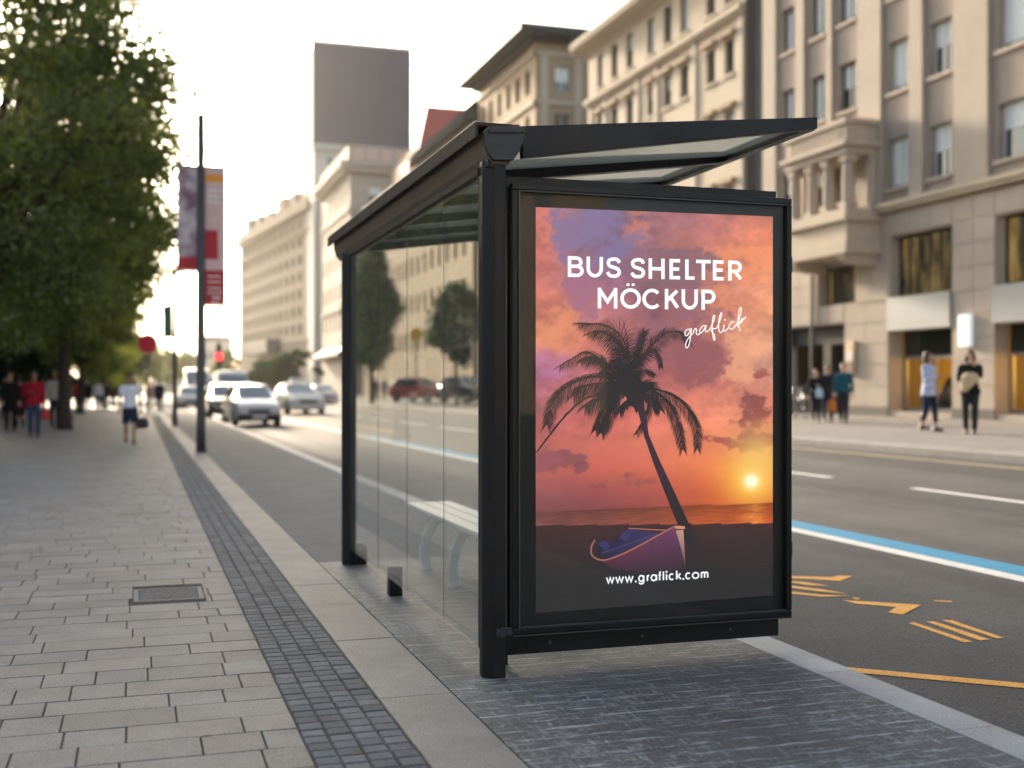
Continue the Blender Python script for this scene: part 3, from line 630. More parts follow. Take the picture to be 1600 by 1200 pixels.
m = MB(); m.box(1.715, 3.24, 5.475, 5.59, 0.085, 0.19); S(m, 'plinth', CASE, dc, bevel=0.004)
m = MB()
for x in (1.76,): m.box(x - 0.025, x + 0.025, 5.64, 5.69, 0.0, 2.2); m.box(x - 0.02, x + 0.02, 5.601, 5.639, 0.3, 0.36)
S(m, 'rear_leg', DARK, dc)

for x, z in ((1.95, .135), (2.45, .135), (2.95, .135)):
    m = MB(); m.cyl((x, 5.467, z), 0.009, 0.0075, 'Y', 10); S(m, 'bolt', TRIM, dc)
for z in (.55, 1.3, 2.05):
    m = MB(); m.box(fx1 + .0005, fx1 + .009, 5.425, 5.455, z - .04, z + .04); S(m, 'hinge', TRIM, dc, bevel=0.002)
# ---- the poster: printed sheet, its colours as printed
PY_ = 5.4505
def pp(px, py, lift=0.0):
    p = on_y(px, py, PY_ - lift); return (p.x, p.y, p.z)
POSTER = vcol_mat('printed_poster', 0.45, var=0.0, emit=0.0)
def nz(x, y, o=5, s=0.0): return noise.fractal(Vector((x, y, s)), 0.9, 2.1, o)
SKYROWS = [323, 380, 430, 480, 530, 585, 640, 690, 735, 770, 800]
SKY = [[(206, 112, 98), (122, 104, 140), (150, 98, 104), (172, 104, 106), (204, 116, 92)],
       [(204, 112, 96), (120, 100, 138), (152, 96, 104), (190, 112, 98), (226, 128, 92)],
       [(186, 104, 98), (150, 100, 128), (128, 92, 106), (176, 106, 100), (228, 144, 108)],
       [(200, 114, 94), (176, 106, 112), (140, 90, 100), (208, 122, 98), (230, 152, 112)],
       [(208, 128, 96), (196, 108, 98), (150, 94, 104), (178, 110, 100), (224, 156, 124)],
       [(176, 108, 138), (180, 98, 108), (160, 92, 96), (172, 96, 92), (214, 150, 130)],
       [(160, 88, 92), (190, 98, 94), (208, 112, 96), (222, 132, 106), (216, 126, 104)],
       [(186, 100, 92), (200, 106, 92), (216, 118, 96), (226, 130, 92), (214, 118, 84)],
       [(176, 92, 84), (190, 94, 82), (206, 104, 82), (224, 122, 72), (230, 126, 60)],
       [(146, 82, 84), (150, 78, 76), (170, 82, 72), (204, 96, 56), (214, 100, 50)],
       [(120, 70, 72), (124, 68, 68), (146, 72, 62), (184, 84, 50), (190, 82, 46)]]
SKYA = np.array(SKY, float)
def sky_at(px, py):
    u = min(max((px - 838) / 369, 0), 1) * 4; r = 0
    while r < len(SKYROWS) - 2 and py > SKYROWS[r + 1]: r += 1
    v = min(max((py - SKYROWS[r]) / (SKYROWS[r + 1] - SKYROWS[r]), 0), 1); i = min(int(u), 3); f = u - i
    return (SKYA[r][i] * (1 - f) + SKYA[r][i + 1] * f) * (1 - v) + (SKYA[r + 1][i] * (1 - f) + SKYA[r + 1][i + 1] * f) * v
CLOUDS = [(925, 372, 62, 52, (120, 102, 142)), (1062, 418, 62, 34, (126, 88, 100)), (1068, 482, 70, 30, (138, 90, 104)), (1090, 560, 44, 46, (142, 84, 90)), (1172, 632, 26, 24, (126, 66, 68)), (1180, 672, 34, 30, (134, 64, 66)), (1192, 585, 14, 14, (150, 80, 74)),
          (1150, 691, 70, 7, (150, 74, 68)), (872, 716, 34, 20, (132, 76, 82)), (905, 732, 14, 10, (132, 74, 80)), (1000, 752, 40, 10, (146, 78, 76)), (935, 757, 12, 7, (140, 74, 74)), (985, 745, 22, 8, (140, 76, 76)), (850, 700, 20, 30, (150, 84, 92)), (905, 460, 30, 40, (150, 96, 124))]
BRIGHT = [(862, 365, 14, 45, (222, 116, 92)), (985, 350, 22, 40, (214, 118, 92)), (1150, 410, 60, 30, (232, 138, 92)), (880, 500, 40, 40, (216, 134, 96)), (1160, 560, 40, 60, (226, 160, 120)), (1020, 420, 12, 26, (206, 108, 92)), (1110, 460, 26, 40, (224, 138, 100)), (860, 575, 20, 25, (176, 108, 146))]
def paint_at(px, py):
    hz = 800 - (px - 838) * 0.041; bz = 821 - (px - 838) * 0.010
    if py < hz:
        wx, wy = nz(px * 0.018, py * 0.024, 5, 1.3) * 20, nz(px * 0.018, py * 0.024, 5, 7.7) * 16
        k = 1.0 if py < 640 else max(0.25, 1 - (py - 640) / 90)
        c = sky_at(px + wx * k, py + wy * k)
        n = nz(px * 0.022, py * 0.034, 6, 3.1); fr = nz(px * 0.07, py * 0.09, 5, 11.0)
        c = c * (1 + (0.14 * n + 0.07 * fr) * k)
        for cx_, cy_, rx, ry, q in BRIGHT:
            d = ((px + wx - cx_) / rx) ** 2 + ((py + wy - cy_) / ry) ** 2
            if d < 3.0: c = c + (np.array(q) - c) * max(0.0, min(1, (1.25 - d + n * 1.1 + fr * 0.7) * 1.0)) * 0.7
        for cx_, cy_, rx, ry, q in CLOUDS:
            d = ((px + wx * 0.7 - cx_) / rx) ** 2 + ((py + wy * 0.7 - cy_) / ry) ** 2
            if d < 3.2: c = c + (np.array(q) - c) * max(0.0, min(1, (1.15 - d + n * 1.5 + fr * 0.9) * 1.25)) * 0.85
        d = math.hypot(px - 1174, (py - 752)); e = math.hypot((px - 1186) / 0.75, (py - 715))
        c = c + (np.array((250, 190, 60)) - c) * math.exp(-(d / 40) ** 2) * 0.95
        c = c + (np.array((236, 196, 110)) - c) * math.exp(-(e / 54) ** 2) * 0.72
        c = c + (np.array((255, 246, 214)) - c) * min(1, 1.25 * math.exp(-(d / 11.5) ** 2))
    elif py < bz:
        s = nz(px * 0.02, py * 0.55, 4, 5.0)
        c = sky_at(px, 798) * np.array((0.98, 1.02, 0.92)) * (1 + 0.16 * s)
        g_ = math.exp(-((px - 1178) / 16) ** 2); c = c + (np.array((250, 170, 70)) - c) * g_ * max(0, 0.45 + 0.7 * nz(px * 0.05, py * 0.8, 3, 2.0))
        c = c * (0.84 + 0.2 * (1 - (bz - py) / 24))
    else:
        t = min(1, (py - bz) / 85); c = np.array((66, 42, 44)) * (1 - t) + np.array((41, 40, 41)) * t
        c = c * (1 + 0.10 * nz(px * 0.05, py * 0.2, 4, 9) * (1 - t))
    return lin(np.clip(c, 0, 255))
NU, NV = 186, 300
def edge(u, v): 
    px = 837.0 + 370.5 * u; top = 323.5 + 14.8 * u; bot = 958.3 - 28.0 * u; return px, top + (bot - top) * v
pts, cols = [], []
for j in range(NV + 1):
    for i in range(NU + 1):
        px, py = edge(i / NU, j / NV); pts.append(pp(px, py)); cols.append(paint_at(px, py))
pm = MB()
pm.v = pts
for j in range(NV):
    for i in range(NU):
        a = j * (NU + 1) + i; q = (a + NU + 1, a + NU + 2, a + 1, a); pm.f.append(q); pm.m.append(0); pm.c.append([cols[k] for k in q])
def shape(px_pts, rgb, lift):
    cs = rgb if isinstance(rgb, list) else [rgb] * len(px_pts)
    shape.n = getattr(shape, "n", 0) + 1; lift += 1e-6 * (shape.n % 90)
    pm.col = [lin(c) for c in cs]; pm.add([pp(x, y, lift) for x, y in px_pts], [tuple(range(len(px_pts)))])
def stroke(P, w, rgb, lift, closed=False):
    """a pen line of constant width on the sheet"""
    P = [Vector(p) for p in P]; n = len(P); Lf, Rt = [], []
    for i in range(n):
        a = P[i - 1] if (i or closed) else P[i]; b = P[(i + 1) % n] if (i < n - 1 or closed) else P[i]
        d1 = (P[i] - a); d2 = (b - P[i]); d1 = d1.normalized() if d1.length > 1e-6 else d2.normalized(); d2 = d2.normalized() if d2.length > 1e-6 else d1
        t = (d1 + d2); t = t.normalized() if t.length > 1e-4 else d1; nn = Vector((-t.y, t.x)); k = 1 / max(0.45, nn.dot(Vector((-d1.y, d1.x))))
        ww = w[i] if isinstance(w, list) else w
        Lf.append(P[i] + nn * ww / 2 * k); Rt.append(P[i] - nn * ww / 2 * k)
    for i in range(n if closed else n - 1):
        j = (i + 1) % n; shape([Lf[i], Lf[j], Rt[j], Rt[i]], rgb, lift)
def smooth(P, n=6):
    P = [Vector(p) for p in P]; out = []
    for i in range(len(P) - 1):
        p0, p1, p2, p3 = P[max(i - 1, 0)], P[i], P[i + 1], P[min(i + 2, len(P) - 1)]
        for k in range(n):
            t = k / n; out.append(0.5 * ((2 * p1) + (p2 - p0) * t + (2 * p0 - 5 * p1 + 4 * p2 - p3) * t * t + (3 * p1 - p0 - 3 * p2 + p3) * t ** 3))
    return out + [P[-1]]
# palm
PALM = (40, 36, 38); rp = random.Random(8)
def pc(x, y): return (830 + x / 5, 480 + y / 5)
def frond(rib, ln, dens=46, droop=0.55, sides=(-1, 1), w=2.2):
    R = smooth([pc(*q) for q in rib], 10); stroke(R, [w * (1 - 0.75 * i / len(R)) for i in range(len(R))], PALM, 0.0006)
    cum = [0]
    for i in range(len(R) - 1): cum.append(cum[-1] + (R[i + 1] - R[i]).length)
    for k in range(dens):
        s = cum[-1] * (0.06 + 0.94 * (k + rp.uniform(-.4, .4) * (0 < k < dens - 1)) / dens); i = max(j for j in range(len(R) - 1) if cum[j] <= s); t = (s - cum[i]) / max(1e-6, cum[i + 1] - cum[i]); p = R[i].lerp(R[i + 1], t); d = (R[i + 1] - R[i]).normalized()
        for sg in sides:
            nn = Vector((-d.y, d.x)) * sg; L_ = ln * 1.12 * (0.55 + 0.6 * math.sin(math.pi * min(1, 0.15 + 0.8 * k / dens))) * rp.uniform(0.75, 1.1)
            v = (d * 0.75 + nn * 0.65 + Vector((0, droop))).normalized(); v2 = (v + Vector((0, 0.45 * rp.uniform(0.4, 1.3)))).normalized()
            a = p + v * L_ * 0.55; e = a + v2 * L_ * 0.45; q = Vector((-v.y, v.x)) * rp.uniform(0.40, 0.70)
            shape([p - q * 0.8, p + q * 0.8, a + q * 0.7, e, a - q * 0.7], PALM, 0.0006)
for rib, ln, dens, dr, sd in (
        ([(770, 420), (745, 310), (680, 205), (560, 140), (380, 120)], 24, 60, 0.75, (-1, 1)), ([(770, 430), (720, 320), (640, 240), (540, 190), (450, 200)], 24, 50, 0.8, (-1, 1)),
        ([(620, 480), (520, 390), (430, 360), (330, 395), (220, 460)], 18, 46, 0.7, (-1, 1)), ([(640, 470), (560, 420), (480, 380), (400, 400)], 22, 36, 0.95, (-1, 1)),
        ([(690, 570), (540, 545), (390, 570), (250, 650), (165, 760), (120, 920)], 26, 70, 0.45, (-1, 1)), ([(690, 590), (560, 590), (430, 610), (330, 690)], 30, 50, 0.7, (-1, 1)),
        ([(710, 650), (560, 685), (420, 720), (280, 840), (150, 1000), (50, 1130)], 12, 60, 0.5, (1,)), ([(700, 660), (590, 680), (480, 720), (420, 760)], 30, 44, 0.9, (-1, 1)),
        ([(795, 440), (840, 330), (890, 190)], 15, 34, -0.3, (-1, 1)), ([(790, 490), (880, 370), (980, 265), (1080, 195), (1180, 212), (1235, 285)], 17, 60, 0.55, (-1, 1)),
        ([(800, 480), (880, 400), (960, 330), (1000, 400), (1015, 470)], 13, 34, 0.6, (-1, 1)), ([(820, 560), (890, 490), (965, 530)], 11, 24, 0.6, (-1, 1)),
        ([(840, 610), (950, 635), (1080, 680), (1200, 770), (1290, 930), (1298, 1110)], 22, 70, 0.55, (-1, 1)), ([(860, 620), (990, 680), (1090, 780), (1150, 930), (1185, 1110)], 22, 60, 0.6, (-1, 1)),
        ([(830, 660), (920, 720), (900, 850), (820, 990)], 15, 40, 0.6, (-1, 1)), ([(690, 650), (640, 780), (545, 985)], 20, 50, 0.35, (-1, 1)), ([(700, 640), (600, 740), (500, 960)], 20, 44, 0.5, (-1, 1)),
        ([(765, 420), (748, 260), (718, 100)], 2, 6, 0, (1,))):
    frond(rib, ln, int(dens * 1.25), dr, sd)
for rib, ln, dens in (([(790, 640), (740, 560), (680, 500), (640, 520), (610, 600)], 22, 60), ([(790, 620), (760, 520), (720, 440), (660, 420), (600, 470)], 22, 60), ([(800, 600), (790, 500), (800, 420), (850, 380)], 16, 50), ([(800, 650), (720, 620), (640, 610), (570, 640), (530, 720)], 26, 60),
        ([(820, 640), (880, 600), (930, 600), (960, 660)], 18, 50), ([(810, 680), (760, 720), (720, 760), (690, 820)], 16, 40), ([(790, 600), (720, 520), (690, 380), (720, 300)], 22, 60), ([(800, 620), (740, 580), (640, 540), (560, 480)], 24, 60), ([(830, 660), (900, 680), (960, 720), (1010, 800)], 20, 50), ([(780, 640), (700, 640), (640, 680), (600, 760)], 26, 60)):
    frond(rib, ln, dens, 0.7, (-1, 1), 2.6)
core = [(700, 560), (740, 520), (790, 500), (840, 540), (880, 600), (905, 660), (880, 740), (850, 790), (820, 830), (800, 780), (760, 770), (740, 700), (690, 660), (670, 610)]
shape([pc(*q) for q in core], PALM, 0.0008)
trunkL = [(993, 628), (1000, 655), (1006, 680), (1021, 724), (1040, 773), (1059, 820), (1072, 848), (1086, 880)]
trunkR = [(1006, 628), (1010, 655), (1014, 680), (1031, 720), (1054, 769), (1077, 819), (1092, 850), (1106, 884)]
for i in range(len(trunkL) - 1):
    c = (56, 40, 50) if i < 4 else (50, 38, 42); shape([trunkL[i], trunkL[i + 1], trunkR[i + 1], trunkR[i]], c if i < 5 else [(48, 38, 41), (43, 40, 41), (43, 40, 41), (48, 38, 41)], 0.0009)
# boat
def bc(x, y): return (900 + x / 4.284, 680 + y / 4.284)
hullT = [(170, 840), (250, 822), (400, 755), (560, 668), (660, 614), (690, 630)]
hullB = [(230, 900), (300, 912), (430, 922), (570, 925), (700, 910), (738, 885)]
for i in range(5): 
    c0, c1 = [(80, 44, 60), (88, 48, 68), (94, 52, 76), (100, 56, 84), (106, 60, 90), (104, 58, 90)][i:i + 2]
    shape([bc(*hullT[i]), bc(*hullB[i]), bc(*hullB[i + 1]), bc(*hullT[i + 1])], [c0, (50, 42, 47), (54, 42, 50), c1], 0.0010)
for q in ((0.30,), (0.52,), (0.74,)):
    stroke([Vector(bc(*a)).lerp(Vector(bc(*b)), q[0]) for a, b in zip(hullT[1:], hullB[1:])], 0.7, (84, 46, 76), 0.0012)
shape([bc(*q) for q in ((125, 702), (150, 800), (190, 828), (250, 812), (400, 742), (560, 660), (352, 626), (300, 680), (215, 720))], [(48, 44, 74), (38, 36, 58), (44, 40, 64), (48, 43, 72), (54, 48, 86), (66, 54, 88), (58, 52, 88), (44, 40, 72), (38, 36, 58)], 0.0011)
for q in ([(290, 690), (305, 655), (350, 632), (372, 670), (340, 712)], [(150, 730), (175, 704), (215, 712), (225, 752), (190, 770)]): shape([bc(*p) for p in q], (58, 54, 94), 0.0013)
stroke([bc(*p) for p in ((170, 790), (300, 748), (430, 700), (520, 668))], 2.6, (64, 58, 100), 0.0013)
stroke(smooth([bc(*p) for p in ((128, 700), (104, 745), (108, 805), (170, 836), (250, 820), (400, 752), (560, 664), (662, 612), (728, 618))]), 2.4, (160, 98, 88), 0.0014)
stroke([bc(*p) for p in ((352, 623), (470, 630), (600, 636))], 1.6, (168, 108, 92), 0.0014)
shape([bc(*p) for p in ((668, 640), (718, 632), (724, 720), (734, 884), (712, 800), (696, 730))], [(180, 134, 122), (190, 150, 134), (174, 126, 120), (70, 50, 62), (124, 86, 96), (164, 118, 114)], 0.0015)
shape([bc(*p) for p in ((660, 607), (728, 609), (729, 628), (668, 626))], (206, 138, 108), 0.0016); shape([bc(*p) for p in ((690, 752), (704, 764), (706, 780), (694, 772))], (40, 30, 34), 0.0017)
# lettering
TXT = (250, 250, 250)
def arc(cx_, cy_, rx, ry, a0, a1, n=14): return [(cx_ + rx * math.cos(math.radians(a0 + (a1 - a0) * k / n)), cy_ + ry * math.sin(math.radians(a0 + (a1 - a0) * k / n))) for k in range(n + 1)]
GL = {'B': [[(0, 0), (0, 1)], [(0, 1), (.55, 1)] + arc(.55, .76, .36, .24, 90, -90, 10) + [(0, .52)], [(.55, .52)] + arc(.6, .26, .40, .26, 90, -90, 10) + [(0, 0)]],
      'U': [[(0, 1), (0, .42)] + arc(.5, .42, .5, .42, 180, 360, 14) + [(1, 1)]],
      'S': [smooth([(.97, .78), (.84, .95), (.5, 1.0), (.14, .92), (.06, .74), (.2, .58), (.5, .51), (.82, .43), (.97, .26), (.84, .06), (.5, 0), (.14, .06), (.0, .24)], 4)],
      'H': [[(0, 0), (0, 1)], [(1, 0), (1, 1)], [(0, .5), (1, .5)]], 'E': [[(0, 0), (0, 1)], [(-.1, 1), (1, 1)], [(-.1, 0), (1, 0)], [(0, .51), (.9, .51)]],
      'L': [[(0, 1), (0, 0)], [(-.12, 0), (1, 0)]], 'T': [[(0, 1), (1, 1)], [(.5, 1), (.5, 0)]],
      'R': [[(0, 0), (0, 1)], [(0, 1), (.5, 1)] + arc(.55, .73, .40, .27, 90, -90, 10) + [(0, .46)], [(.48, .46), (1, 0)]],
      'M': [[(0, 0), (0, 1)], [(0, 1), (.5, .30), (1, 1)], [(1, 1), (1, 0)]], 'O': ['ring'], 'C': [arc(.5, .5, .5, .5, 42, 318, 22)],
      'K': [[(0, 0), (0, 1)], [(.02, .40), (.95, 1)], [(.36, .62), (1, 0)]], 'P': [[(0, 0), (0, 1)], [(0, 1), (.5, 1)] + arc(.55, .69, .43, .31, 90, -90, 10) + [(0, .38)]]}
def big(ch, xa, xb, topf, botf, w):
    ins = w / 2
    def mp(p):
        x = xa + ins + (xb - xa - w) * p[0]; t, b = topf(x) + ins, botf(x) - ins
        return (870 + x / 5, 380 + (b + (t - b) * p[1]) / 5)
    for s in GL[ch]:
        if s == 'ring': stroke([mp(p) for p in arc(.5, .5, .5, .5, 0, 360, 32)[:-1]], w / 5, TXT, 0.0012, True); continue
        s = [Vector(p) for p in s]
        if len(s) == 2 or ch in 'U':    # square pen ends
            d = (s[0] - s[1]).normalized(); e = (s[-1] - s[-2]).normalized()
            if abs(d.y) > 0.9 or abs(e.y) > 0.9 or ch == 'T':
                ky = ins / (botf(xa) - topf(xa) - w); kx = ins / max(1, xb - xa - w)
                s[0] = s[0] + Vector((d.x * kx, d.y * ky)); s[-1] = s[-1] + Vector((e.x * kx, e.y * ky)) if (len(s) == 2 or ch == 'U') and not (ch in 'KR' and abs(e.x) > .3) else s[-1]
        stroke([mp(p) for p in s], w / 5, TXT, 0.0012)
t1, b1 = (lambda x: 100 + (x - 85) * .028), (lambda x: 263 + (x - 85) * .0234)
for ch, a, b in (('B', 86, 211), ('U', 232, 361), ('S', 384, 504), ('S', 574, 693), ('H', 717, 843), ('E', 880, 977), ('L', 1003, 1090), ('T', 1088, 1203), ('E', 1219, 1316), ('R', 1339, 1450)): big(ch, a, b, t1, b1, 27)
t2, b2 = (lambda x: 347 + (x - 320) * .019), (lambda x: 509 + (x - 320) * .014)
for ch, a, b in (('M', 320, 473), ('O', 496, 657), ('C', 668, 822), ('K', 844, 958), ('U', 975, 1102), ('P', 1130, 1242)): big(ch, a, b, t2, b2, 27)
for x in (556, 597): shape([(870 + p[0] / 5, 380 + p[1] / 5) for p in arc(x, 324, 13, 11, 0, 360, 14)[:-1]], TXT, 0.0012)
for s in ([(1042, 672), (1015, 676), (1000, 705), (1012, 724), (1035, 700), (1050, 668), (1046, 720), (1034, 790), (1016, 818), (1006, 798), (1022, 752), (1066, 700)], [(1066, 700), (1080, 668), (1092, 676), (1090, 704), (1104, 716), (1126, 696)],
          [(1164, 646), (1140, 646), (1116, 682), (1124, 702), (1146, 680), (1166, 644), (1160, 684), (1178, 690), (1200, 664)], [(1200, 664), (1226, 606), (1234, 568), (1222, 572), (1214, 640), (1222, 740), (1234, 756), (1230, 716), (1206, 676), (1250, 664)],
          [(1250, 664), (1280, 590), (1288, 544), (1274, 566), (1264, 640), (1272, 694), (1296, 686), (1308, 640)], [(1308, 636), (1302, 676), (1316, 686), (1340, 660)], [(1388, 616), (1366, 614), (1346, 648), (1356, 672), (1382, 662), (1410, 624)],
          [(1410, 624), (1436, 556), (1442, 504), (1426, 520), (1416, 600), (1414, 650)], [(1414, 640), (1440, 600), (1456, 590), (1440, 620), (1420, 628), (1426, 664), (1436, 686)], [(1446, 606), (1478, 576)]):
    stroke([(870 + p.x / 5, 380 + p.y / 5) for p in smooth(s, 6)], 1.45, TXT, 0.0013)
shape([(870 + p[0] / 5, 380 + p[1] / 5) for p in arc(1314, 598, 7, 7, 0, 360, 8)[:-1]], TXT, 0.0013)
SM = {'w': [[(0, 1), (.25, 0), (.5, .95), (.75, 0), (1, 1)]], '.': ['dot'], 'g': [arc(.46, .5, .46, .5, 0, 360, 20), [(.95, 1), (.95, -.05)] + arc(.48, -.06, .47, .40, 0, -160, 10)], 'r': [[(0, 0), (0, 1)], [(0, .55)] + arc(.75, .45, .72, .52, 170, 80, 6)],
      'a': [arc(.46, .5, .46, .5, 0, 360, 20), [(.96, 1), (.96, 0)]], 'f': [[(.42, 0), (.42, 1.15)] + arc(.9, 1.18, .48, .32, 180, 90, 6), [(0, .92), (.95, .92)]], 'l': [[(0, 0), (0, 1.5)]], 'i': [[(0, 0), (0, 1)], 'idot'],
      'c': [arc(.5, .5, .5, .5, 48, 312, 18)], 'k': [[(0, 0), (0, 1.5)], [(.02, .35), (.9, 1)], [(.36, .58), (1, 0)]], 'o': [arc(.5, .5, .5, .5, 0, 360, 22)], 'm': [[(0, 0), (0, 1)], [(0, .6)] + arc(.25, .62, .25, .36, 180, 0, 8) + [(.5, 0)], [(.5, .6)] + arc(.75, .62, .25, .36, 180, 0, 8) + [(1, 0)]]}
for ch, a, b in (('w', 200, 258), ('w', 262, 322), ('w', 326, 386), ('.', 394, 406), ('g', 416, 460), ('r', 473, 496), ('a', 499, 545), ('f', 548, 575), ('l', 585, 585), ('i', 606, 606), ('c', 620, 660), ('k', 669, 707), ('.', 712, 724), ('c', 730, 771), ('o', 775, 826), ('m', 835, 887)):
    def mp(p, a=a, b=b):
        w = 10; x = a + (w / 2 + (b - a - w) * p[0] if b > a else 0); base = 996 - (x - 200) * .0555 - 5; return bc(x, base - p[1] * 38)
    for s in SM[ch]:
        if s == 'dot': c = mp((.5, 0)); shape([(c[0] + 1.55 * math.cos(k * .785), c[1] + 1.55 * math.sin(k * .785)) for k in range(8)], TXT, 0.0013)
        elif s == 'idot': c = mp((0, 1.42)); shape([(c[0] + 1.7 * math.cos(k * .785), c[1] + 1.7 * math.sin(k * .785)) for k in range(8)], TXT, 0.0013)
        else: stroke([mp(p) for p in s], 2.25, TXT, 0.0013)
POSTER_E = 0.34
pm_half = POSTER.node_tree.nodes.new('ShaderNodeVectorMath'); pm_half.operation = 'SCALE'; pm_half.inputs['Scale'].default_value = 0.6
nb = POSTER.node_tree.nodes['Principled BSDF']; at_ = [n for n in POSTER.node_tree.nodes if n.type == 'ATTRIBUTE'][0]
POSTER.node_tree.links.new(at_.outputs['Color'], nb.inputs['Emission Color']); nb.inputs['Emission Strength'].default_value = POSTER_E; POSTER.node_tree.links.new(at_.outputs['Color'], pm_half.inputs[0]); POSTER.node_tree.links.new(pm_half.outputs['Vector'], nb.inputs['Base Color'])
S(pm, 'poster', POSTER, dc)

# bench inside the shelter
BW = mat('bench_paint', (0.80, 0.78, 0.73), 0.35, var=0.08, scale=5)
bn = thing('bench', 'pale bench with curved legs behind the shelter glass', 'bench', (2.27, 8.1, 0))
m = MB()
for x0, x1 in ((-0.19, -0.068), (-0.06, 0.06), (0.068, 0.19)): m.prism([(x0, 0.445), (x0 + 0.008, 0.432), (x1 - 0.008, 0.432), (x1, 0.445), (x1 - 0.006, 0.468), (x0 + 0.006, 0.468)], -1.25, 1.22)
m.build('seat', BW, bn, bevel=0.003)
for y in (-0.95, -0.12, 0.72):
    m = MB(); C = [(-0.14, 0.0), (-0.155, 0.12), (-0.14, 0.25), (-0.09, 0.35), (0.0, 0.405), (0.15, 0.43)]
    Wd = [0.075, 0.066, 0.06, 0.058, 0.05, 0.036]; lo, hi = [], []
    for i, c in enumerate(C):
        t = (Vector(C[min(i + 1, 5)]) - Vector(C[max(i - 1, 0)])).normalized(); q = Vector((-t.y, t.x)) * Wd[i] * 0.5; lo.append(tuple(Vector(c) - q)); hi.append(tuple(Vector(c) + q))
    for i in range(5): m.prism([lo[i], lo[i + 1], hi[i + 1], hi[i]], y - 0.03, y + 0.03)
    m.build('leg', BW, bn)
m = MB(); m.box(-0.03, 0.03, -1.1, 0.9, 0.405, 0.431); m.build('seat_rail', BW, bn)
# ------------------------------------------------------------------ street furniture
POLE = mat('pole_grey', (0.075, 0.07, 0.066), 0.5, metal=0.3, var=0.2, scale=3)
def banner_mat(name, kind):
    m = bpy.data.materials.new(name); m.use_nodes = True; nt = m.node_tree; N, L = nt.nodes, nt.links; b = N['Principled BSDF']; b.inputs['Roughness'].default_value = 0.8
    tc = N.new('ShaderNodeTexCoord'); n = N.new('ShaderNodeTexNoise'); n.inputs['Scale'].default_value = 2.2; n.inputs['Detail'].default_value = 5; L.new(tc.outputs['Object'], n.inputs['Vector'])
    r = N.new('ShaderNodeValToRGB'); L.new(n.outputs['Fac'], r.inputs['Fac']); e = r.color_ramp.elements
    e[0].position, e[0].color = 0.38, (*lin((128, 96, 108)), 1); e[1].position, e[1].color = 0.62, (*lin((206, 190, 190)), 1)
    L.new(r.outputs['Color'], b.inputs['Base Color']); return m
BAN_A = banner_mat('banner_print', 0); BAN_PINK = mat('banner_pale_pink', lin((214, 178, 172)), 0.8, var=0.15, scale=3); BAN_RED = mat('banner_red', lin((186, 50, 52)), 0.8, var=0.2, scale=3); BAN_OR = mat('banner_orange', lin((232, 150, 52)), 0.8)
BAN_WHITE = mat('banner_white', lin((226, 214, 208)), 0.8, var=0.1)
x, y = at_ground(314, 706)
pl = thing('banner_pole', 'tall grey pole by the road carrying a pair of red and mauve street banners', 'banner pole', (x, y, 0))
m = MB(); m.tube([(0, 0, 0), (0, 0, 0.5), (0, 0, 7.38)], [0.105, 0.10, 0.085], 14); m.cyl((0, 0, 0), 0.13, 0.02, 'Z', 16); m.build('pole', POLE, pl, smooth=True)
m = MB(); m.cyl((-0.52, 0, 6.24), 0.02, 1.12, 'X', 8); m.build('banner_arm', POLE, pl)
m = MB(); m.cyl((-0.52, 0, 3.93), 0.016, 0.50, 'X', 8); m.cyl((0.02, 0, 3.19), 0.016, 0.52, 'X', 8); m.build('banner_arm', POLE, pl)
m = MB(); m.box(-0.50, -0.07, -0.006, 0.006, 3.95, 6.22); m.mat(1).box(-0.49, -0.08, -0.009, -0.0065, 3.99, 4.25); b_ = m.build('banner', [BAN_A, BAN_RED], pl)
m = MB(); m.box(0.08, 0.52, -0.006, 0.006, 3.21, 6.22); m.mat(1).box(0.09, 0.51, -0.009, -0.0065, 5.92, 6.08); m.mat(2).box(0.09, 0.36, -0.009, -0.0065, 4.22, 4.86); m.box(0.081, 0.519, -0.009, -0.0065, 3.215, 3.98)
m.mat(3)
rq = random.Random(5)
for z in (3.86, 3.74, 3.60, 3.50): m.box(0.14, rq.uniform(0.34, 0.46), -0.011, -0.0095, z - 0.03, z)
for z in (3.40, 3.28): m.box(rq.uniform(0.2, 0.25), rq.uniform(0.36, 0.42), -0.011, -0.0095, z - 0.05, z)
for z in (5.75, 5.62, 5.5, 5.1): m.mat(0 if z < 5.2 else 3).box(0.13, rq.uniform(0.34, 0.46), -0.011, -0.0095, z - 0.05, z)
m.build('banner', [BAN_PINK, BAN_OR, BAN_RED, BAN_WHITE], pl)
x, y = at_ground(273, 665)
pl = thing('lamp_pole', 'thin dark pole behind the banner pole with a teal box sign hung on its side', 'lamp pole', (x, y, 0))
m = MB(); m.tube([(0, 0, 0), (0, 0, 5.9)], [0.085, 0.06], 12); m.build('pole', mat('pole_dark', (0.045, 0.045, 0.05), 0.5, metal=0.2), pl, smooth=True)
m = MB(); m.box(-0.42, -0.08, -0.07, 0.07, 3.25, 4.45); m.box(-0.38, -0.05, -0.02, 0.02, 3.4, 3.46); m.build('sign_box', mat('sign_teal', (0.045, 0.20, 0.18), 0.5), pl, bevel=0.02)
m = MB(); m.prism([(-0.55, 4.46), (-0.05, 4.56), (-0.05, 4.62), (-0.55, 4.50)], -0.1, 0.1); m.build('sign_roof', mat('pole_dark', (0.045, 0.045, 0.05)), pl)
x, y = XD(231, 60)
r = thing('road_sign', 'round red road sign on a grey pole under the tree edge', 'road sign', (x, y, 0))
m = MB(); m.tube([(0, 0, 0), (0, 0, 4.05)], 0.06, 10); m.build('pole', POLE, r, smooth=True)
m = MB(); m.cyl((0, -0.07, 3.68), 0.5, 0.03, 'Y', 28); m.build('sign_disc', mat('sign_red', (0.75, 0.012, 0.06), 0.4, var=0.05), r)
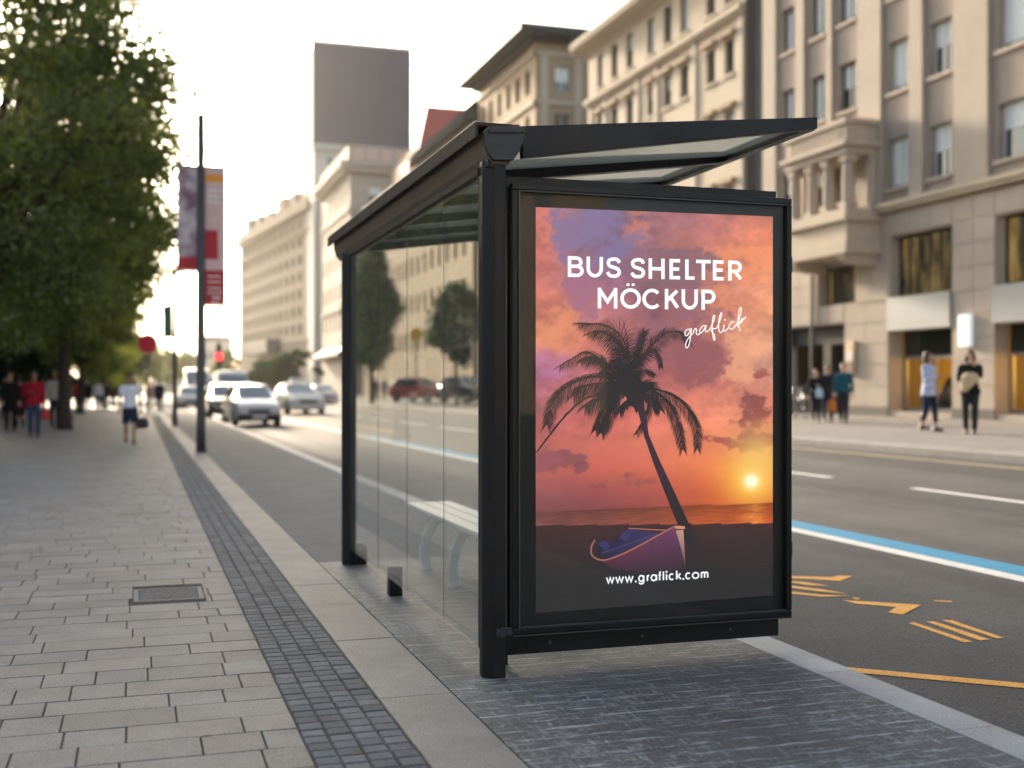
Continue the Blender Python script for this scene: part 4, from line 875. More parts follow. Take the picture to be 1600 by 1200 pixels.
m = MB(); m.box(-0.07, 0.07, -0.04, -0.02, 3.3, 4.0); m.build('bracket', POLE, r)
# traffic light on a mast arm
x, y = XD(285, 92)
r = thing('traffic_light', 'traffic light glowing red on a mast arm over the road', 'traffic light', (x, y, -0.1))
TL = mat('signal_black', (0.015, 0.015, 0.016), 0.5); xs_ = XD(343, 92)[0] - x
m = MB(); m.tube([(0, 0, 0), (0, 0, 5.0)], [0.10, 0.07], 12); m.build('pole', POLE, r, smooth=True)
m = MB(); m.tube([(0, 0, 4.9), (xs_ * 0.5, 0.0, 5.25), (xs_, 0.0, 5.3)], [0.06, 0.05, 0.04], 10); m.build('mast_arm', POLE, r, smooth=True)
m = MB(); m.box(xs_ - 0.22, xs_ + 0.22, -0.14, 0.12, 2.75, 5.0); m.box(xs_ - 0.05, xs_ + 0.05, -0.03, 0.03, 5.0, 5.3)
m.build('signal_box', TL, r, bevel=0.03)
for z, c, e in ((3.98, (1.0, 0.01, 0.03), 1.6), (3.52, (0.03, 0.02, 0.0), 0), (3.06, (0.0, 0.03, 0.01), 0)):
    m = MB(); m.ball((xs_, -0.15, z), 0.29 if e else 0.14, 0.06, 0.29 if e else 0.14, 18, 8)
    m.build('lamp', mat('signal_%s' % ('red' if e else ('amber' if z > 3.3 else 'green')), c, 0.3, var=0, emit=c if e else None, es=e), r, smooth=True)
    m = MB(); m.tube([(xs_ - 0.15, -0.16, z + 0.11), (xs_ - 0.08, -0.3, z + 0.17), (xs_ + 0.08, -0.3, z + 0.17), (xs_ + 0.15, -0.16, z + 0.11)], 0.02, 6); m.build('visor', TL, r)
# cone on the pavement
x, y = at_ground(105, 661)
r = thing('traffic_cone', 'faded red traffic cone standing on the pavement beside the walkers', 'traffic cone', (x, y, 0)); CR = mat('cone_red', (0.42, 0.07, 0.05), 0.6, var=0.2)
m = MB(); m.tube([(0, 0, 0.03), (0, 0, 0.38), (0, 0, 0.85)], [0.17, 0.11, 0.04], 18); m.build('cone_shell', CR, r, smooth=True)
m = MB(); m.tube([(0, 0, 0.44), (0, 0, 0.60)], [0.104, 0.082], 18); m.build('reflective_band', BAN_WHITE, r, smooth=True)
m = MB(); m.box(-0.2, 0.2, -0.2, 0.2, 0, 0.03); m.build('base', CR, r, bevel=0.01)
# round yellow sign across the street
x, y, z = right_walk(650, 19.5)
r = thing('round_sign', 'round yellow sign on a thin pole across the street behind the glass', 'sign', (x, y, z))
m = MB(); m.tube([(0, 0, 0), (0, 0, 5.4)], 0.05, 8); m.build('pole', POLE, r); m = MB(); m.cyl((0, -0.06, 4.9), 0.5, 0.03, 'Y', 24); m.build('sign_disc', mat('sign_yellow', (0.75, 0.5, 0.02), 0.5), r)
# bicycle by the entrance across the street
x, y, z = right_walk(1250, 19.6)
r = thing('bicycle', 'grey bicycle parked on the far pavement by the shop entrance', 'bicycle', (x, y, z), 1.3)
BK = mat('bike_grey', (0.25, 0.27, 0.29), 0.35, metal=0.5); TY = mat('tyre', (0.02, 0.02, 0.02), 0.8)
for wx in (-0.52, 0.52):
    m = MB(); n = 28
    m.loft([[(wx + (0.33 + 0.02 * math.cos(b)) * math.cos(a), 0.02 * math.sin(b), 0.35 + (0.33 + 0.02 * math.cos(b)) * math.sin(a)) for b in [2 * PI * j / 6 for j in range(6)]] for a in [2 * PI * i / n for i in range(n + 1)]], cap=False)
    w_ = m.build('wheel', TY, r, smooth=True); m = MB()
    for k in range(12): m.tube([(wx, 0, 0.35), (wx + 0.32 * math.cos(k * PI / 6), 0, 0.35 + 0.32 * math.sin(k * PI / 6))], 0.003, 4)
    m.build('spokes', BK, w_)
m = MB()
for a, b in (((-0.52, 0, 0.35), (-0.16, 0, 0.34)), ((-0.16, 0, 0.34), (-0.27, 0, 0.86)), ((-0.16, 0, 0.34), (0.33, 0, 0.82)), ((-0.26, 0, 0.80), (0.32, 0, 0.86)), ((-0.52, 0, 0.35), (-0.26, 0, 0.78)), ((0.52, 0, 0.35), (0.30, 0, 0.98))): m.tube([a, b], 0.016, 8)
m.build('frame', BK, r, smooth=True)
m = MB(); m.tube([(0.22, -0.28, 1.02), (0.31, -0.12, 1.0), (0.31, 0.12, 1.0), (0.22, 0.28, 1.02)], 0.013, 8); m.build('handlebar', BK, r)
m = MB(); m.loft([ell((-0.29 + dx, 0, 0.88 + dz), a, b, 10) for dx, dz, a, b in ((0, 0, 0.12, 0.06), (0, 0.03, 0.13, 0.075), (0, 0.05, 0.11, 0.06))]); m.build('saddle', TY, r, smooth=True)
m = MB(); m.loft([[(0.36 + a, b, z) for a, b in ((-0.0, -0.16), (0.28, -0.16), (0.28, 0.16), (-0.0, 0.16))] for z in (0.78, 1.0)]); m.build('basket', BK, r)

# ------------------------------------------------------------------ cars
WSC = mat('windscreen_sky_tint', (0.24, 0.30, 0.33), 0.08, var=0, spec=0.8); WIN = mat('car_glass', (0.07, 0.09, 0.10), 0.06, var=0, spec=0.8); TYRE = TY; RIM = mat('rim_metal', (0.35, 0.35, 0.36), 0.3, metal=0.8)  # windscreen base colour carries the pale reflection of the sky
PLASTIC = mat('black_plastic', (0.018, 0.018, 0.02), 0.5); LAMP = mat('headlamp', (0.7, 0.7, 0.68), 0.15, var=0, spec=0.8); TAIL = mat('tail_lamp', (0.5, 0.01, 0.01), 0.2, var=0); PLATE = mat('plate_white', (0.75, 0.75, 0.72), 0.5, var=0)
def paintc(n, c): return mat('paint_' + n, c, 0.28, var=0.03, scale=2, coat=0.6)
CARS = {   # stations along the car: y, floor z, waist z, top z, half width, half roof width, cabin?
    'mpv': [(-2.15, .34, .62, .66, .66, .50, 0), (-2.08, .22, .78, .82, .84, .60, 0), (-1.7, .2, .93, .98, .89, .62, 0), (-1.25, .2, 1.02, 1.06, .90, .62, 0), (-0.45, .2, 1.06, 1.56, .90, .60, 1), (0.2, .2, 1.07, 1.66, .91, .64, 2), (1.2, .2, 1.08, 1.65, .91, .64, 2), (1.95, .22, 1.06, 1.55, .88, .60, 2), (2.2, .3, 1.0, 1.05, .82, .56, 1), (2.28, .36, .8, .82, .74, .5, 0)],
    'sedan': [(-2.3, .34, .56, .60, .62, .5, 0), (-2.22, .22, .70, .74, .82, .60, 0), (-1.7, .2, .86, .91, .87, .64, 0), (-0.95, .2, .95, .99, .89, .66, 0), (-0.15, .2, .98, 1.40, .89, .58, 1), (0.35, .2, .99, 1.46, .89, .60, 2), (0.95, .2, .99, 1.43, .88, .58, 2), (1.6, .22, .98, 1.05, .87, .62, 1), (2.2, .28, .92, .96, .82, .6, 0), (2.3, .36, .7, .72, .74, .5, 0)],
    'van': [(-2.75, .36, .8, .86, .74, .6, 0), (-2.66, .24, 1.0, 1.06, .92, .7, 0), (-2.2, .22, 1.18, 1.24, .98, .74, 0), (-1.45, .22, 1.3, 2.2, .99, .76, 1), (-1.0, .22, 1.32, 2.42, 1.0, .82, 2), (0.0, .22, 1.32, 2.48, 1.0, .86, 3), (2.6, .24, 1.32, 2.46, 1.0, .86, 3), (2.75, .3, 1.3, 2.3, .96, .8, 3)],
    'suv': [(-2.2, .4, .72, .76, .70, .54, 0), (-2.12, .28, .88, .92, .88, .64, 0), (-1.7, .26, 1.0, 1.05, .92, .68, 0), (-1.0, .26, 1.08, 1.12, .93, .68, 0), (-0.3, .26, 1.1, 1.6, .93, .64, 1), (0.2, .26, 1.11, 1.7, .94, .68, 2), (1.5, .26, 1.12, 1.68, .93, .66, 2), (2.1, .3, 1.1, 1.4, .9, .62, 2), (2.25, .4, .9, .94, .82, .56, 1)]}
def car(label, kind, pmat, X, Y, z, rz=0.0, scale=1.0, sign=False, rear=False):
    r = thing('taxi' if sign else ('van' if kind == 'van' else 'car'), label, 'taxi' if sign else ('van' if kind == 'van' else 'car'), (X, Y, z), rz + (PI if rear else 0)); r.scale = (scale,) * 3
    st = CARS[kind]; rows = []
    for y, f, w, t, hw, hr, c in st:
        half = [(hw * .86, f), (hw * .98, f + .10), (hw, f + (w - f) * .55), (hw * .985, w - .06), (hw * .93, w), (hr + (hw * .93 - hr) * .12, t - .05 * (t - w > .2)), (hr * .86, t), (0, t + .02)]
        rows.append([(a, y, b) for a, b in half] + [(-a, y, b) for a, b in half[-2::-1]])
    body, ws, sw, rwn = MB(), MB(), MB(), MB(); n = len(rows[0])
    for k in range(len(rows) - 1):
        c0, c1 = st[k][6], st[k + 1][6]
        for i in range(n - 1):
            q = [rows[k][i], rows[k][i + 1], rows[k + 1][i + 1], rows[k + 1][i]]
            side = i in (4, n - 6); top = i in (5, 6, n - 8, n - 7)
            if side and c0 in (1, 2) and c1 in (1, 2): sw.quad(*q)
            elif top and ((c0 == 0 and c1 == 1) or (c0 == 1 and c1 in (2,) and st[k][3] - st[k][2] < .6 and False)): ws.quad(*q)
            elif top and c0 == 2 and c1 == 1: rwn.quad(*q)
            elif kind == 'van' and top and c0 == 1 and c1 == 2: ws.quad(*q)
            else: body.quad(*q)
    body.add(rows[0], [tuple(range(n))]); body.add(rows[-1], [tuple(range(n))[::-1]])
    for k in range(len(rows) - 1): body.quad(rows[k][0], rows[k + 1][0], rows[k + 1][-1], rows[k][-1])
    bo = body.build('body', pmat, r, smooth=True); bo.modifiers.new('w', 'WELD').merge_threshold = 0.001
    e = bo.modifiers.new('e', 'EDGE_SPLIT'); e.split_angle = 0.7
    if ws.f: ws.build('windscreen', WSC, r)
    if rwn.f: rwn.build('rear_window', WIN, r)
    if sw.f:
        for sg in (-1, 1):
            m = MB()
            for f in sw.f:
                q = [sw.v[i] for i in f]
                if sum(v[0] for v in q) * sg > 0: m.quad(*q)
            m.build('side_window', WIN, r)
    hwm = max(s[4] for s in st); yf, yr = st[1][0], st[-2][0]; wr_ = 0.33 if kind != 'van' else 0.36
    for wy in (yf + 0.72, yr - 0.62):
        for sg in (-1, 1):
            m = MB(); m.cyl((sg * (hwm - 0.20) if sg > 0 else -(hwm + 0.012), wy, wr_), wr_, 0.212, 'X', 24); w_ = m.build('wheel', TYRE, r, bevel=0.02)
            m = MB(); xx = sg * (hwm + 0.013)
            for k in range(5):
                a = k * 2 * PI / 5; m.prism([(wy + 0.05 * math.cos(a + 1.57), wr_ + 0.05 * math.sin(a + 1.57)), (wy + .21 * math.cos(a + .2), wr_ + .21 * math.sin(a + .2)), (wy + .21 * math.cos(a - .2), wr_ + .21 * math.sin(a - .2)), (wy + 0.05 * math.cos(a - 1.57), wr_ + 0.05 * math.sin(a - 1.57))], xx - 0.006, xx + 0.004, 'X')
            m.build('rim', RIM, w_)
    f0 = st[1]; zb = f0[1]
    m = MB(); m.loft([[(-hw_ , y_, z_) , (hw_, y_, z_)] + [(hw_, y_ + .3, z_), (-hw_, y_ + .3, z_)] for hw_, y_, z_ in ((f0[4] * .92, yf - .055, zb - .02), (f0[4] * .98, yf - .10, zb + .1), (f0[4] * .98, yf - .08, zb + .27))]); m.build('bumper', PLASTIC if kind != 'sedan' else pmat, r, bevel=0.02)
    m = MB(); m.box(-.42, .42, yf - .085, yf + .1, zb + .30, zb + .44); m.build('grille', PLASTIC, r, bevel=0.01)
    m = MB(); m.box(-.26, .26, yf - .125, yf - .10, zb + .10, zb + .21); m.build('number_plate', PLATE, r)
    for sg in (-1, 1):
        m = MB(); m.ball((sg * (f0[4] * .80), yf + .04, zb + .44), .17, .13, .085, 14, 8); m.build('headlight', LAMP, r, smooth=True)
        m = MB(); m.ball((sg * (st[-2][4] * .86), yr + .02, st[-2][2] - .12), .12, .1, .12, 12, 7); m.build('tail_light', TAIL, r, smooth=True)
        ci = next(i for i, s in enumerate(st) if s[6] == 1); ym, zm = (st[ci - 1][0] * .55 + st[ci][0] * .45), st[ci][2] + .06
        m = MB(); m.ball((sg * (hwm + .08), ym, zm), .10, .06, .075, 10, 7); m.build('mirror', pmat, r, smooth=True)
    if sign:
        m = MB(); m.loft([[(-a, -b, z_), (a, -b, z_), (a, b, z_), (-a, b, z_)] for a, b, z_ in ((.34, .12, 1.46), (.36, .13, 1.50), (.32, .10, 1.70))]); m.build('roof_sign', mat('taxi_sign', (0.8, 0.79, 0.74), 0.4, var=0), r, bevel=0.02)
    return r
WH, SI, BL, DK, RD = paintc('white', (0.72, 0.72, 0.70)), paintc('silver', (0.60, 0.61, 0.62)), paintc('black', (0.015, 0.016, 0.018)), paintc('graphite', (0.045, 0.05, 0.06)), paintc('red', (0.5, 0.02, 0.025))
def at_px(px, d): x, y = XD(px, d); return x, y, road_z(x)
car('silver white people carrier driving towards the shelter beside the kerb', 'mpv', SI, *at_px(392, 47), 0.06)
car('dark grey car close behind the silver people carrier', 'suv', DK, *at_px(352, 56.5), 0.03)
car('white panel van behind the dark grey car', 'van', WH, *at_px(362, 70), 0.0)
car('white taxi with a lit style roof sign in the middle lane', 'sedan', WH, *at_px(464, 62), 0.10, 1.12, True)
car('white car waiting at the kerb beside the thin lamp pole', 'mpv', WH, *at_px(296, 82), 0.0)
car('graphite car far down the road behind the white car', 'sedan', DK, *at_px(318, 97), 0.0)
car('white car in the far lane beyond the taxi', 'sedan', WH, *at_px(503, 88), 0.05)
car('red car in the far lane near the street trees', 'sedan', RD, *at_px(488, 104), 0.05, rear=True)
car('black car in the far lane near the street trees', 'suv', BL, *at_px(462, 108), 0.05)
x, y, z = right_walk(657, 18.4)
car('red car parked on the far pavement seen through the shelter glass', 'suv', RD, x, y, z, 0.6)
car('black car parked in front of the red car seen through the shelter glass', 'suv', BL, x + 1.5, y - 6.5, z + 0.03, 0.3)

# ------------------------------------------------------------------ trees
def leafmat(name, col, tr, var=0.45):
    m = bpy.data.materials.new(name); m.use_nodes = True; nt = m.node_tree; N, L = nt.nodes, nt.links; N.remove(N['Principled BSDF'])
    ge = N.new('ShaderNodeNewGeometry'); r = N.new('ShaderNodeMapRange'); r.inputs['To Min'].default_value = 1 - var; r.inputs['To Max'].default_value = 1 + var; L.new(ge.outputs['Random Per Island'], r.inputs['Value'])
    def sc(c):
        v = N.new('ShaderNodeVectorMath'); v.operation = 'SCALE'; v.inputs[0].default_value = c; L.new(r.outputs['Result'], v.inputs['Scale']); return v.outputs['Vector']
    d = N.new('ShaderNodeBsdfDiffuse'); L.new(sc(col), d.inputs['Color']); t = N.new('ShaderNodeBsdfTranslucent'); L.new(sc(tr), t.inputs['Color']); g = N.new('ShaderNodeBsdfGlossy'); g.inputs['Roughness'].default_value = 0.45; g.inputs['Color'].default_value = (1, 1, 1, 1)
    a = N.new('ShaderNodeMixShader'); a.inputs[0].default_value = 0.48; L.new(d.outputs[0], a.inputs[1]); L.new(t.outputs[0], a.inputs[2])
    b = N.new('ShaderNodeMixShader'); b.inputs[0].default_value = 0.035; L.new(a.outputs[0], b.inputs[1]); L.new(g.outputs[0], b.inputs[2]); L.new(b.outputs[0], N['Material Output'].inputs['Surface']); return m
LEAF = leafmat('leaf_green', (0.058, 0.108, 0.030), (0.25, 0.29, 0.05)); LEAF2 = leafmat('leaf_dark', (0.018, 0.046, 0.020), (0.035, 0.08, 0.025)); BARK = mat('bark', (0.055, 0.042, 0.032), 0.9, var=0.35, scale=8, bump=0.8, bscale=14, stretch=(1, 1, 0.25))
def tree_mesh(label, cat, loc, rx, ry, zlo, zhi, nclump, nleaf, lsize, seed, leaf=LEAF, trunk_r=0.22, group=None, name='street_tree', flat=0.62):
    r_ = random.Random(seed); root = thing(name, label, cat, loc, r_.uniform(0, 0), group); cz, rz = (zlo + zhi) / 2, (zhi - zlo) / 2
    cl = []
    for k in range(nclump):
        while True:
            p = Vector((r_.uniform(-1, 1), r_.uniform(-1, 1), r_.uniform(-1, 1)))
            if 0.25 < p.length < 1: break
        p *= (0.55 + 0.45 * r_.random() ** 0.5) / max(p.length, 0.5) * 0.9 if r_.random() < .6 else 1
        taper = 1 - 0.35 * max(0, p.z) - 0.15 * max(0, -p.z)
        cl.append((Vector((p.x * rx * taper, p.y * ry * taper, cz + p.z * rz * 0.93)), r_.uniform(0.14, 0.30) * (rx + rz) / 2))
    V, F = [], []
    for k in range(nleaf):
        c, s = cl[k % nclump]
        d = Vector((r_.gauss(0, 1), r_.gauss(0, 1), r_.gauss(0, 1))); d = d / max(d.length, 0.01) * s * (r_.random() ** 0.45)
        p = c + Vector((d.x, d.y, d.z * flat)); p.z = max(p.z, zlo - 0.3 * r_.random())
        n = (d.normalized() * 0.6 + Vector((r_.gauss(0, .6), r_.gauss(0, .6), r_.gauss(0.35, .6)))).normalized(); a = n.orthogonal().normalized(); a = (a * math.cos(k * 2.4) + n.cross(a) * math.sin(k * 2.4)); b = n.cross(a)
        L_ = lsize * r_.uniform(0.6, 1.35); W_ = L_ * r_.uniform(.38, .6); o = len(V)
        V += [p - a * L_ * .5, p + b * W_ * .5 + n * L_ * .06, p + a * L_ * .5 - n * L_ * .12, p - b * W_ * .5 + n * L_ * .06]; F.append((o, o + 1, o + 2, o + 3))
    m = MB(); m.v = [tuple(v) for v in V]; m.f = F; m.m = [0] * len(F); m.c = [None] * len(F); m.build('crown', leaf, root)
    t = MB(); top = Vector((r_.uniform(-.2, .2), r_.uniform(-.2, .2), cz + rz * .35)); base = [Vector((0, 0, 0)), Vector((0.02, 0.01, 0.35)), Vector((r_.uniform(-.08, .08), r_.uniform(-.08, .08), zlo + .3)), Vector((r_.uniform(-.15, .15), r_.uniform(-.15, .15), cz * .9)), top]
    t.tube(base, [trunk_r * 1.35, trunk_r, trunk_r * .8, trunk_r * .5, trunk_r * .15], 12)
    for k in range(min(26, nclump)):
        c, s = cl[k]; q = r_.uniform(0.1, 0.8); st = base[2].lerp(base[3], q) if c.z < cz + rz * .4 else base[3].lerp(base[4], q)
        mid = st.lerp(c, .5) + Vector((0, 0, (c - st).length * .08)); t.tube([st, mid, c], [trunk_r * .36, trunk_r * .2, trunk_r * .06], 6)
    t.build('trunk', BARK, root, smooth=True); return root
GT = 'trees in a row along the pavement'
T1 = tree_mesh('big full street tree spreading over the pavement, first of the row', 'tree', (-3.5, 30.5, 0), 4.75, 4.4, 1.9, 15.5, 130, 46000, 0.20, 21, group=GT)
T2 = tree_mesh('tall street tree with golden lit edge, second of the row', 'tree', (-2.35, 42, 0), 4.5, 4.6, 2.0, 14.2, 130, 42000, 0.22, 5, group=GT)
def tree_copy(src, loc, rz, s, label, group=None):
    o = copy_tree(src); o.location = loc; o.rotation_euler.z = rz; o.scale = (s, s, s); o['label'] = label
    if group: o['group'] = group
    return o
tree_copy(T1, (-9.5, 37, 0), 2.1, 0.85, 'street tree standing deep behind the first tree of the row', GT)
tree_copy(T2, (-2.9, 54, 0), 1.3, 0.92, 'third street tree of the row along the pavement', GT)
tree_copy(T1, (-8.5, 60, 0), 0.6, 0.9, 'street tree set back behind the third tree of the row', GT)
tree_copy(T2, (-2.9, 67, 0), 2.9, 0.82, 'fourth street tree of the row along the pavement', GT)
tree_copy(T1, (-2.2, 84, 0), 4.2, 0.62, 'fifth street tree of the row, low over the far walkers', GT)
tree_copy(T2, (-8.0, 92, 0), 5.0, 0.9, 'far street tree standing behind the fifth tree of the row', GT)
tree_copy(T1, (-2.0, 112, 0), 1.0, 0.6, 'last street tree of the row beyond the round red sign', GT)
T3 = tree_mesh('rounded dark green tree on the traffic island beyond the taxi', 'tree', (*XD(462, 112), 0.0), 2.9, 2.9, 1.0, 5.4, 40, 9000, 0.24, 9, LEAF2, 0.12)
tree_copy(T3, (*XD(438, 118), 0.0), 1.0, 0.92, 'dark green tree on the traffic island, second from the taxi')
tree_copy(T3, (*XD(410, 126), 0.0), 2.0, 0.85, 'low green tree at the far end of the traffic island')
T4 = tree_mesh('dark full crowned street tree across the road seen through the end panes of the shelter', 'tree', right_walk(581, 15.2), 1.6, 4.6, 1.9, 11.0, 170, 26000, 0.22, 13, LEAF2, 0.16, flat=0.95)
T5 = tree_mesh('small round crowned tree across the road seen through the shelter panes next to the post', 'tree', right_walk(713, 17.0), 1.55, 1.9, 2.0, 7.2, 110, 16000, 0.17, 31, LEAF2, 0.10, flat=0.95)
tree_copy(T2, (-3.2, -12, 0), 0.4, 0.9, 'street tree behind the viewer mirrored in the poster case', GT)
tree_copy(T1, (-3.0, -24, 0), 2.4, 0.9, 'second street tree behind the viewer mirrored in the poster case', GT)
tree_copy(T1, (4.6, -34, -0.1), 3.4, 0.8, 'tree on the road island behind the viewer mirrored in the poster case')
for (x, y, s, lab) in ((-5.6, 62, 1.35, 'dark bushy tree added as shade fill behind the second tree trunk'), (-7.2, 74, 1.5, 'dark bushy tree added as shade fill at the pavement edge past the black clothed person'), (-5.2, 90, 1.5, 'dark bushy tree added as shade fill far behind the coral top'), (-9.5, 98, 1.7, 'dark bushy tree added as shade fill against the far house front'), (-3.6, 128, 1.7, 'dark bushy tree added as shade fill at the far end of the pavement')):
    tree_copy(T3, (x, y, -0.8), x, s, lab, 'bushy trees added as dark shade fill along the pavement')  # bushes put in to stand for the shaded shop fronts
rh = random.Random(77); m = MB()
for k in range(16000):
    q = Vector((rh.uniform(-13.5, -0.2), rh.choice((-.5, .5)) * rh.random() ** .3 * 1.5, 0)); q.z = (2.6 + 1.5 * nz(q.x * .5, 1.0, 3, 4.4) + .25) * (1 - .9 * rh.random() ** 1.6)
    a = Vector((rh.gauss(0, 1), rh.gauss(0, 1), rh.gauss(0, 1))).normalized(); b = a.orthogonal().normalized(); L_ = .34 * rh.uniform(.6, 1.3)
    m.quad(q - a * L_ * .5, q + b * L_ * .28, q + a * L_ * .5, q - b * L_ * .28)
r = thing('hedge', 'tall dark clipped hedge added to darken the gap beyond the walkers', 'hedge', (0, 138, 0)); m.build('foliage', LEAF2, r)  # added foliage, darkens the bright gap under the trees
m = MB()
for k in range(9): m.tube([(-13 + 1.5 * k, 0, 0), (-13 + 1.5 * k + .1, .05, 1.6)], [.09, .05], 7)
m.build('stems', BARK, r)
for (x, y, s, rz, lab) in ((1.2, 176, .62, .3, 'small street tree at the far end of the pavement side'), (5.6, 232, .66, 1.9, 'far tree rising over the queue of cars'), (10.4, 262, .7, 3.0, 'far tree at the end of the road in front of the pale distant block'), (15.2, 214, .6, 4.4, 'far tree beside the long pale block')):
    tree_copy(T2, (x, y, 0), rz, s, lab, 'trees at the far end of the street')
car('tall pale minibus far down the road behind the waiting white car', 'van', SI, *at_px(306, 118), 0.0, 1.35)
car('white van in the far queue beside the tall pale minibus', 'van', WH, *at_px(333, 128), 0.0, 1.1)
# ------------------------------------------------------------------ buildings
def stone(name, rgb, var=0.10): return mat('stone_' + name, lin(rgb), 0.85, var=var, scale=0.9, bump=0.25, bscale=25)
ST_A, ST_A2, ST_CREAM, ST_B = stone('taupe', (181, 168, 153)), stone('brown_taupe', (157, 145, 134)), stone('cream', (190, 176, 156)), stone('light', (190, 176, 156))
ST_DK, ST_TAN = stone('dark_grey', (110, 106, 100)), stone('tan', (168, 146, 118))
FRAME_D, FRAME_W = mat('frame_dark', (0.025, 0.022, 0.02), 0.5), mat('frame_white', (0.6, 0.6, 0.57), 0.5)
PANE = mat('window_pane', (0.05, 0.085, 0.09), 0.04, var=0, spec=1.0); BLIND = mat('roller_blind', (0.84, 0.88, 0.85), 0.7, var=0.06)
CURT = mat('curtain', (0.30, 0.28, 0.24), 0.8, var=0.3, scale=2, stretch=(1, 6, .2))
def P_left(X):  return lambda a, d, z: (X + d, a, z)          # facade that faces the street, depth into the house
def P_front(Y): return lambda a, d, z: (a, Y + d, z)          # facade across the street's line
def P_right(X): return lambda a, d, z: (X - d, a, z)
def pbox(m, P, a0, a1, d0, d1, z0, z1):
    return m.add([P(a0, d0, z0), P(a1, d0, z0), P(a1, d1, z0), P(a0, d1, z0), P(a0, d0, z1), P(a1, d0, z1), P(a1, d1, z1), P(a0, d1, z1)], [(0, 3, 2, 1), (4, 5, 6, 7), (0, 1, 5, 4), (1, 2, 6, 5), (2, 3, 7, 6), (3, 0, 4, 7)])
def facade(m, P, a0, a1, z0, z1, holes, dep=0.3, d=0.0):
    A = sorted({a0, a1} | {v for h in holes for v in h[:2] if a0 < v < a1}); Z = sorted({z0, z1} | {v for h in holes for v in h[2:4] if z0 < v < z1})
    for i in range(len(A) - 1):
        j = 0
        while j < len(Z) - 1:
            ca = (A[i] + A[i + 1]) / 2
            inh = lambda q: any(h[0] < ca < h[1] and h[2] < (Z[q] + Z[q + 1]) / 2 < h[3] for h in holes)
            if inh(j): j += 1; continue
            k = j
            while k + 1 < len(Z) - 1 and not inh(k + 1): k += 1
            m.quad(P(A[i], d, Z[j]), P(A[i], d, Z[k + 1]), P(A[i + 1], d, Z[k + 1]), P(A[i + 1], d, Z[j])); j = k + 1
    for h in holes:
        x0, x1, y0, y1 = h[:4]
        m.quad(P(x0, d, y0), P(x0, d + dep, y0), P(x0, d + dep, y1), P(x0, d, y1)); m.quad(P(x1, d, y0), P(x1, d, y1), P(x1, d + dep, y1), P(x1, d + dep, y0))
        m.quad(P(x0, d, y1), P(x0, d + dep, y1), P(x1, d + dep, y1), P(x1, d, y1)); m.quad(P(x0, d, y0), P(x1, d, y0), P(x1, d + dep, y0), P(x0, d + dep, y0))
def window(bld, P, h, dep, frame, mull=1, trans=0, blind=0.0, curtain=False, sill=None, fw=0.06, d=0.0, pane=PANE):
    a0, a1, z0, z1 = h; m = MB(); e = 0.003; f0, f1 = d + dep - 0.09, d + dep - 0.002
    for q in ((a0 + e, a1 - e, z0 + e, z0 + fw), (a0 + e, a1 - e, z1 - fw, z1 - e), (a0 + e, a0 + fw, z0 + fw + e, z1 - fw - e), (a1 - fw, a1 - e, z0 + fw + e, z1 - fw - e)): pbox(m, P, q[0], q[1], f0, f1, q[2], q[3])
    for k in range(mull):
        c = a0 + (a1 - a0) * (k + 1) / (mull + 1); pbox(m, P, c - fw * .4, c + fw * .4, f0 + .01, f1, z0 + fw + e, z1 - fw - e)
    if trans: zt = z0 + (z1 - z0) * trans; pbox(m, P, a0 + fw + e, a1 - fw - e, f0 + .015, f1, zt - fw * .4, zt + fw * .4)
    w = m.build('window', frame, bld)
    m = MB(); pbox(m, P, a0 + e, a1 - e, f1 - .035, f1 - .028, z0 + e, z1 - e); m.build('pane', pane, w)
    if blind:
        m = MB(); pbox(m, P, a0 + fw, a1 - fw, f1 - .05, f1 - .042, z1 - fw - (z1 - z0 - 2 * fw) * blind, z1 - fw); m.build('blind', BLIND, w)
    if sill:
        m = MB(); pbox(m, P, a0 - .12, a1 + .12, d - .10, d + .06, z0 - .12, z0 - .002); m.build('sill', sill, w)
    return w
FX = 24.0
def Yp(px): return YX(px, FX)
P1 = P_left(FX)
# --- near taupe house with shops
b1 = thing('shop_house', 'taupe stone corner house with yellow lit shop windows and a stone loggia', 'building', (FX, 33, 0.40))
def loc1(m):
    m.v = [(x - FX, y - 33, z - 0.40) for x, y, z in m.v]; return m
class B1(MB):
    def build(s, name, mats, parent=None, **k):
        return loc1(s).build0(name, mats, parent, **k)
MB.build0 = MB.build
OFF = [None]
def set_origin(x, y, z): OFF[0] = (x, y, z)
def build_off(s, name, mats, parent=None, **k):
    if parent is not None and OFF[0]:
        o = OFF[0]; s.v = [(x - o[0], y - o[1], z - o[2]) for x, y, z in s.v]
    return s.build0(name, mats, parent, **k)
MB.build = build_off
set_origin(FX, 33, 0.40)
Z0 = 0.40
cols = [(Yp(1487), Yp(1453)), (Yp(1419), Yp(1388))]
colA = [(24.0, 25.1), (26.0, 28.25)]
colC = [(Yp(1337), Yp(1311)), (Yp(1289), Yp(1267)), (Yp(1241), Yp(1222))]
rows = [(8.05, 9.7), (11.25, 12.95), (14.4, 16.1), (17.6, 19.3)]
mezzA, mezzB, mezzC = (22.6, 28.35, 4.40, 6.46), (Yp(1488), Yp(1391), 4.40, 6.46), (Yp(1336), Yp(1280), 4.40, 5.80)
shopA, shopB, ent = (22.6, 28.45, 0.62, 3.30), (Yp(1488), Yp(1389), 0.62, 3.30), (Yp(1320), Yp(1226), 0.44, 3.70)
fasA, fasB = (22.6, 28.4, 3.30, 4.40), (Yp(1488), Yp(1390), 3.30, 4.40)
holes_lo = [mezzA, mezzB, mezzC, shopA, shopB, ent]
m = MB(); facade(m, P1, 14.0, 41.6, Z0, 7.25, holes_lo, 0.55)
m.build('ground_storey', ST_A, b1)
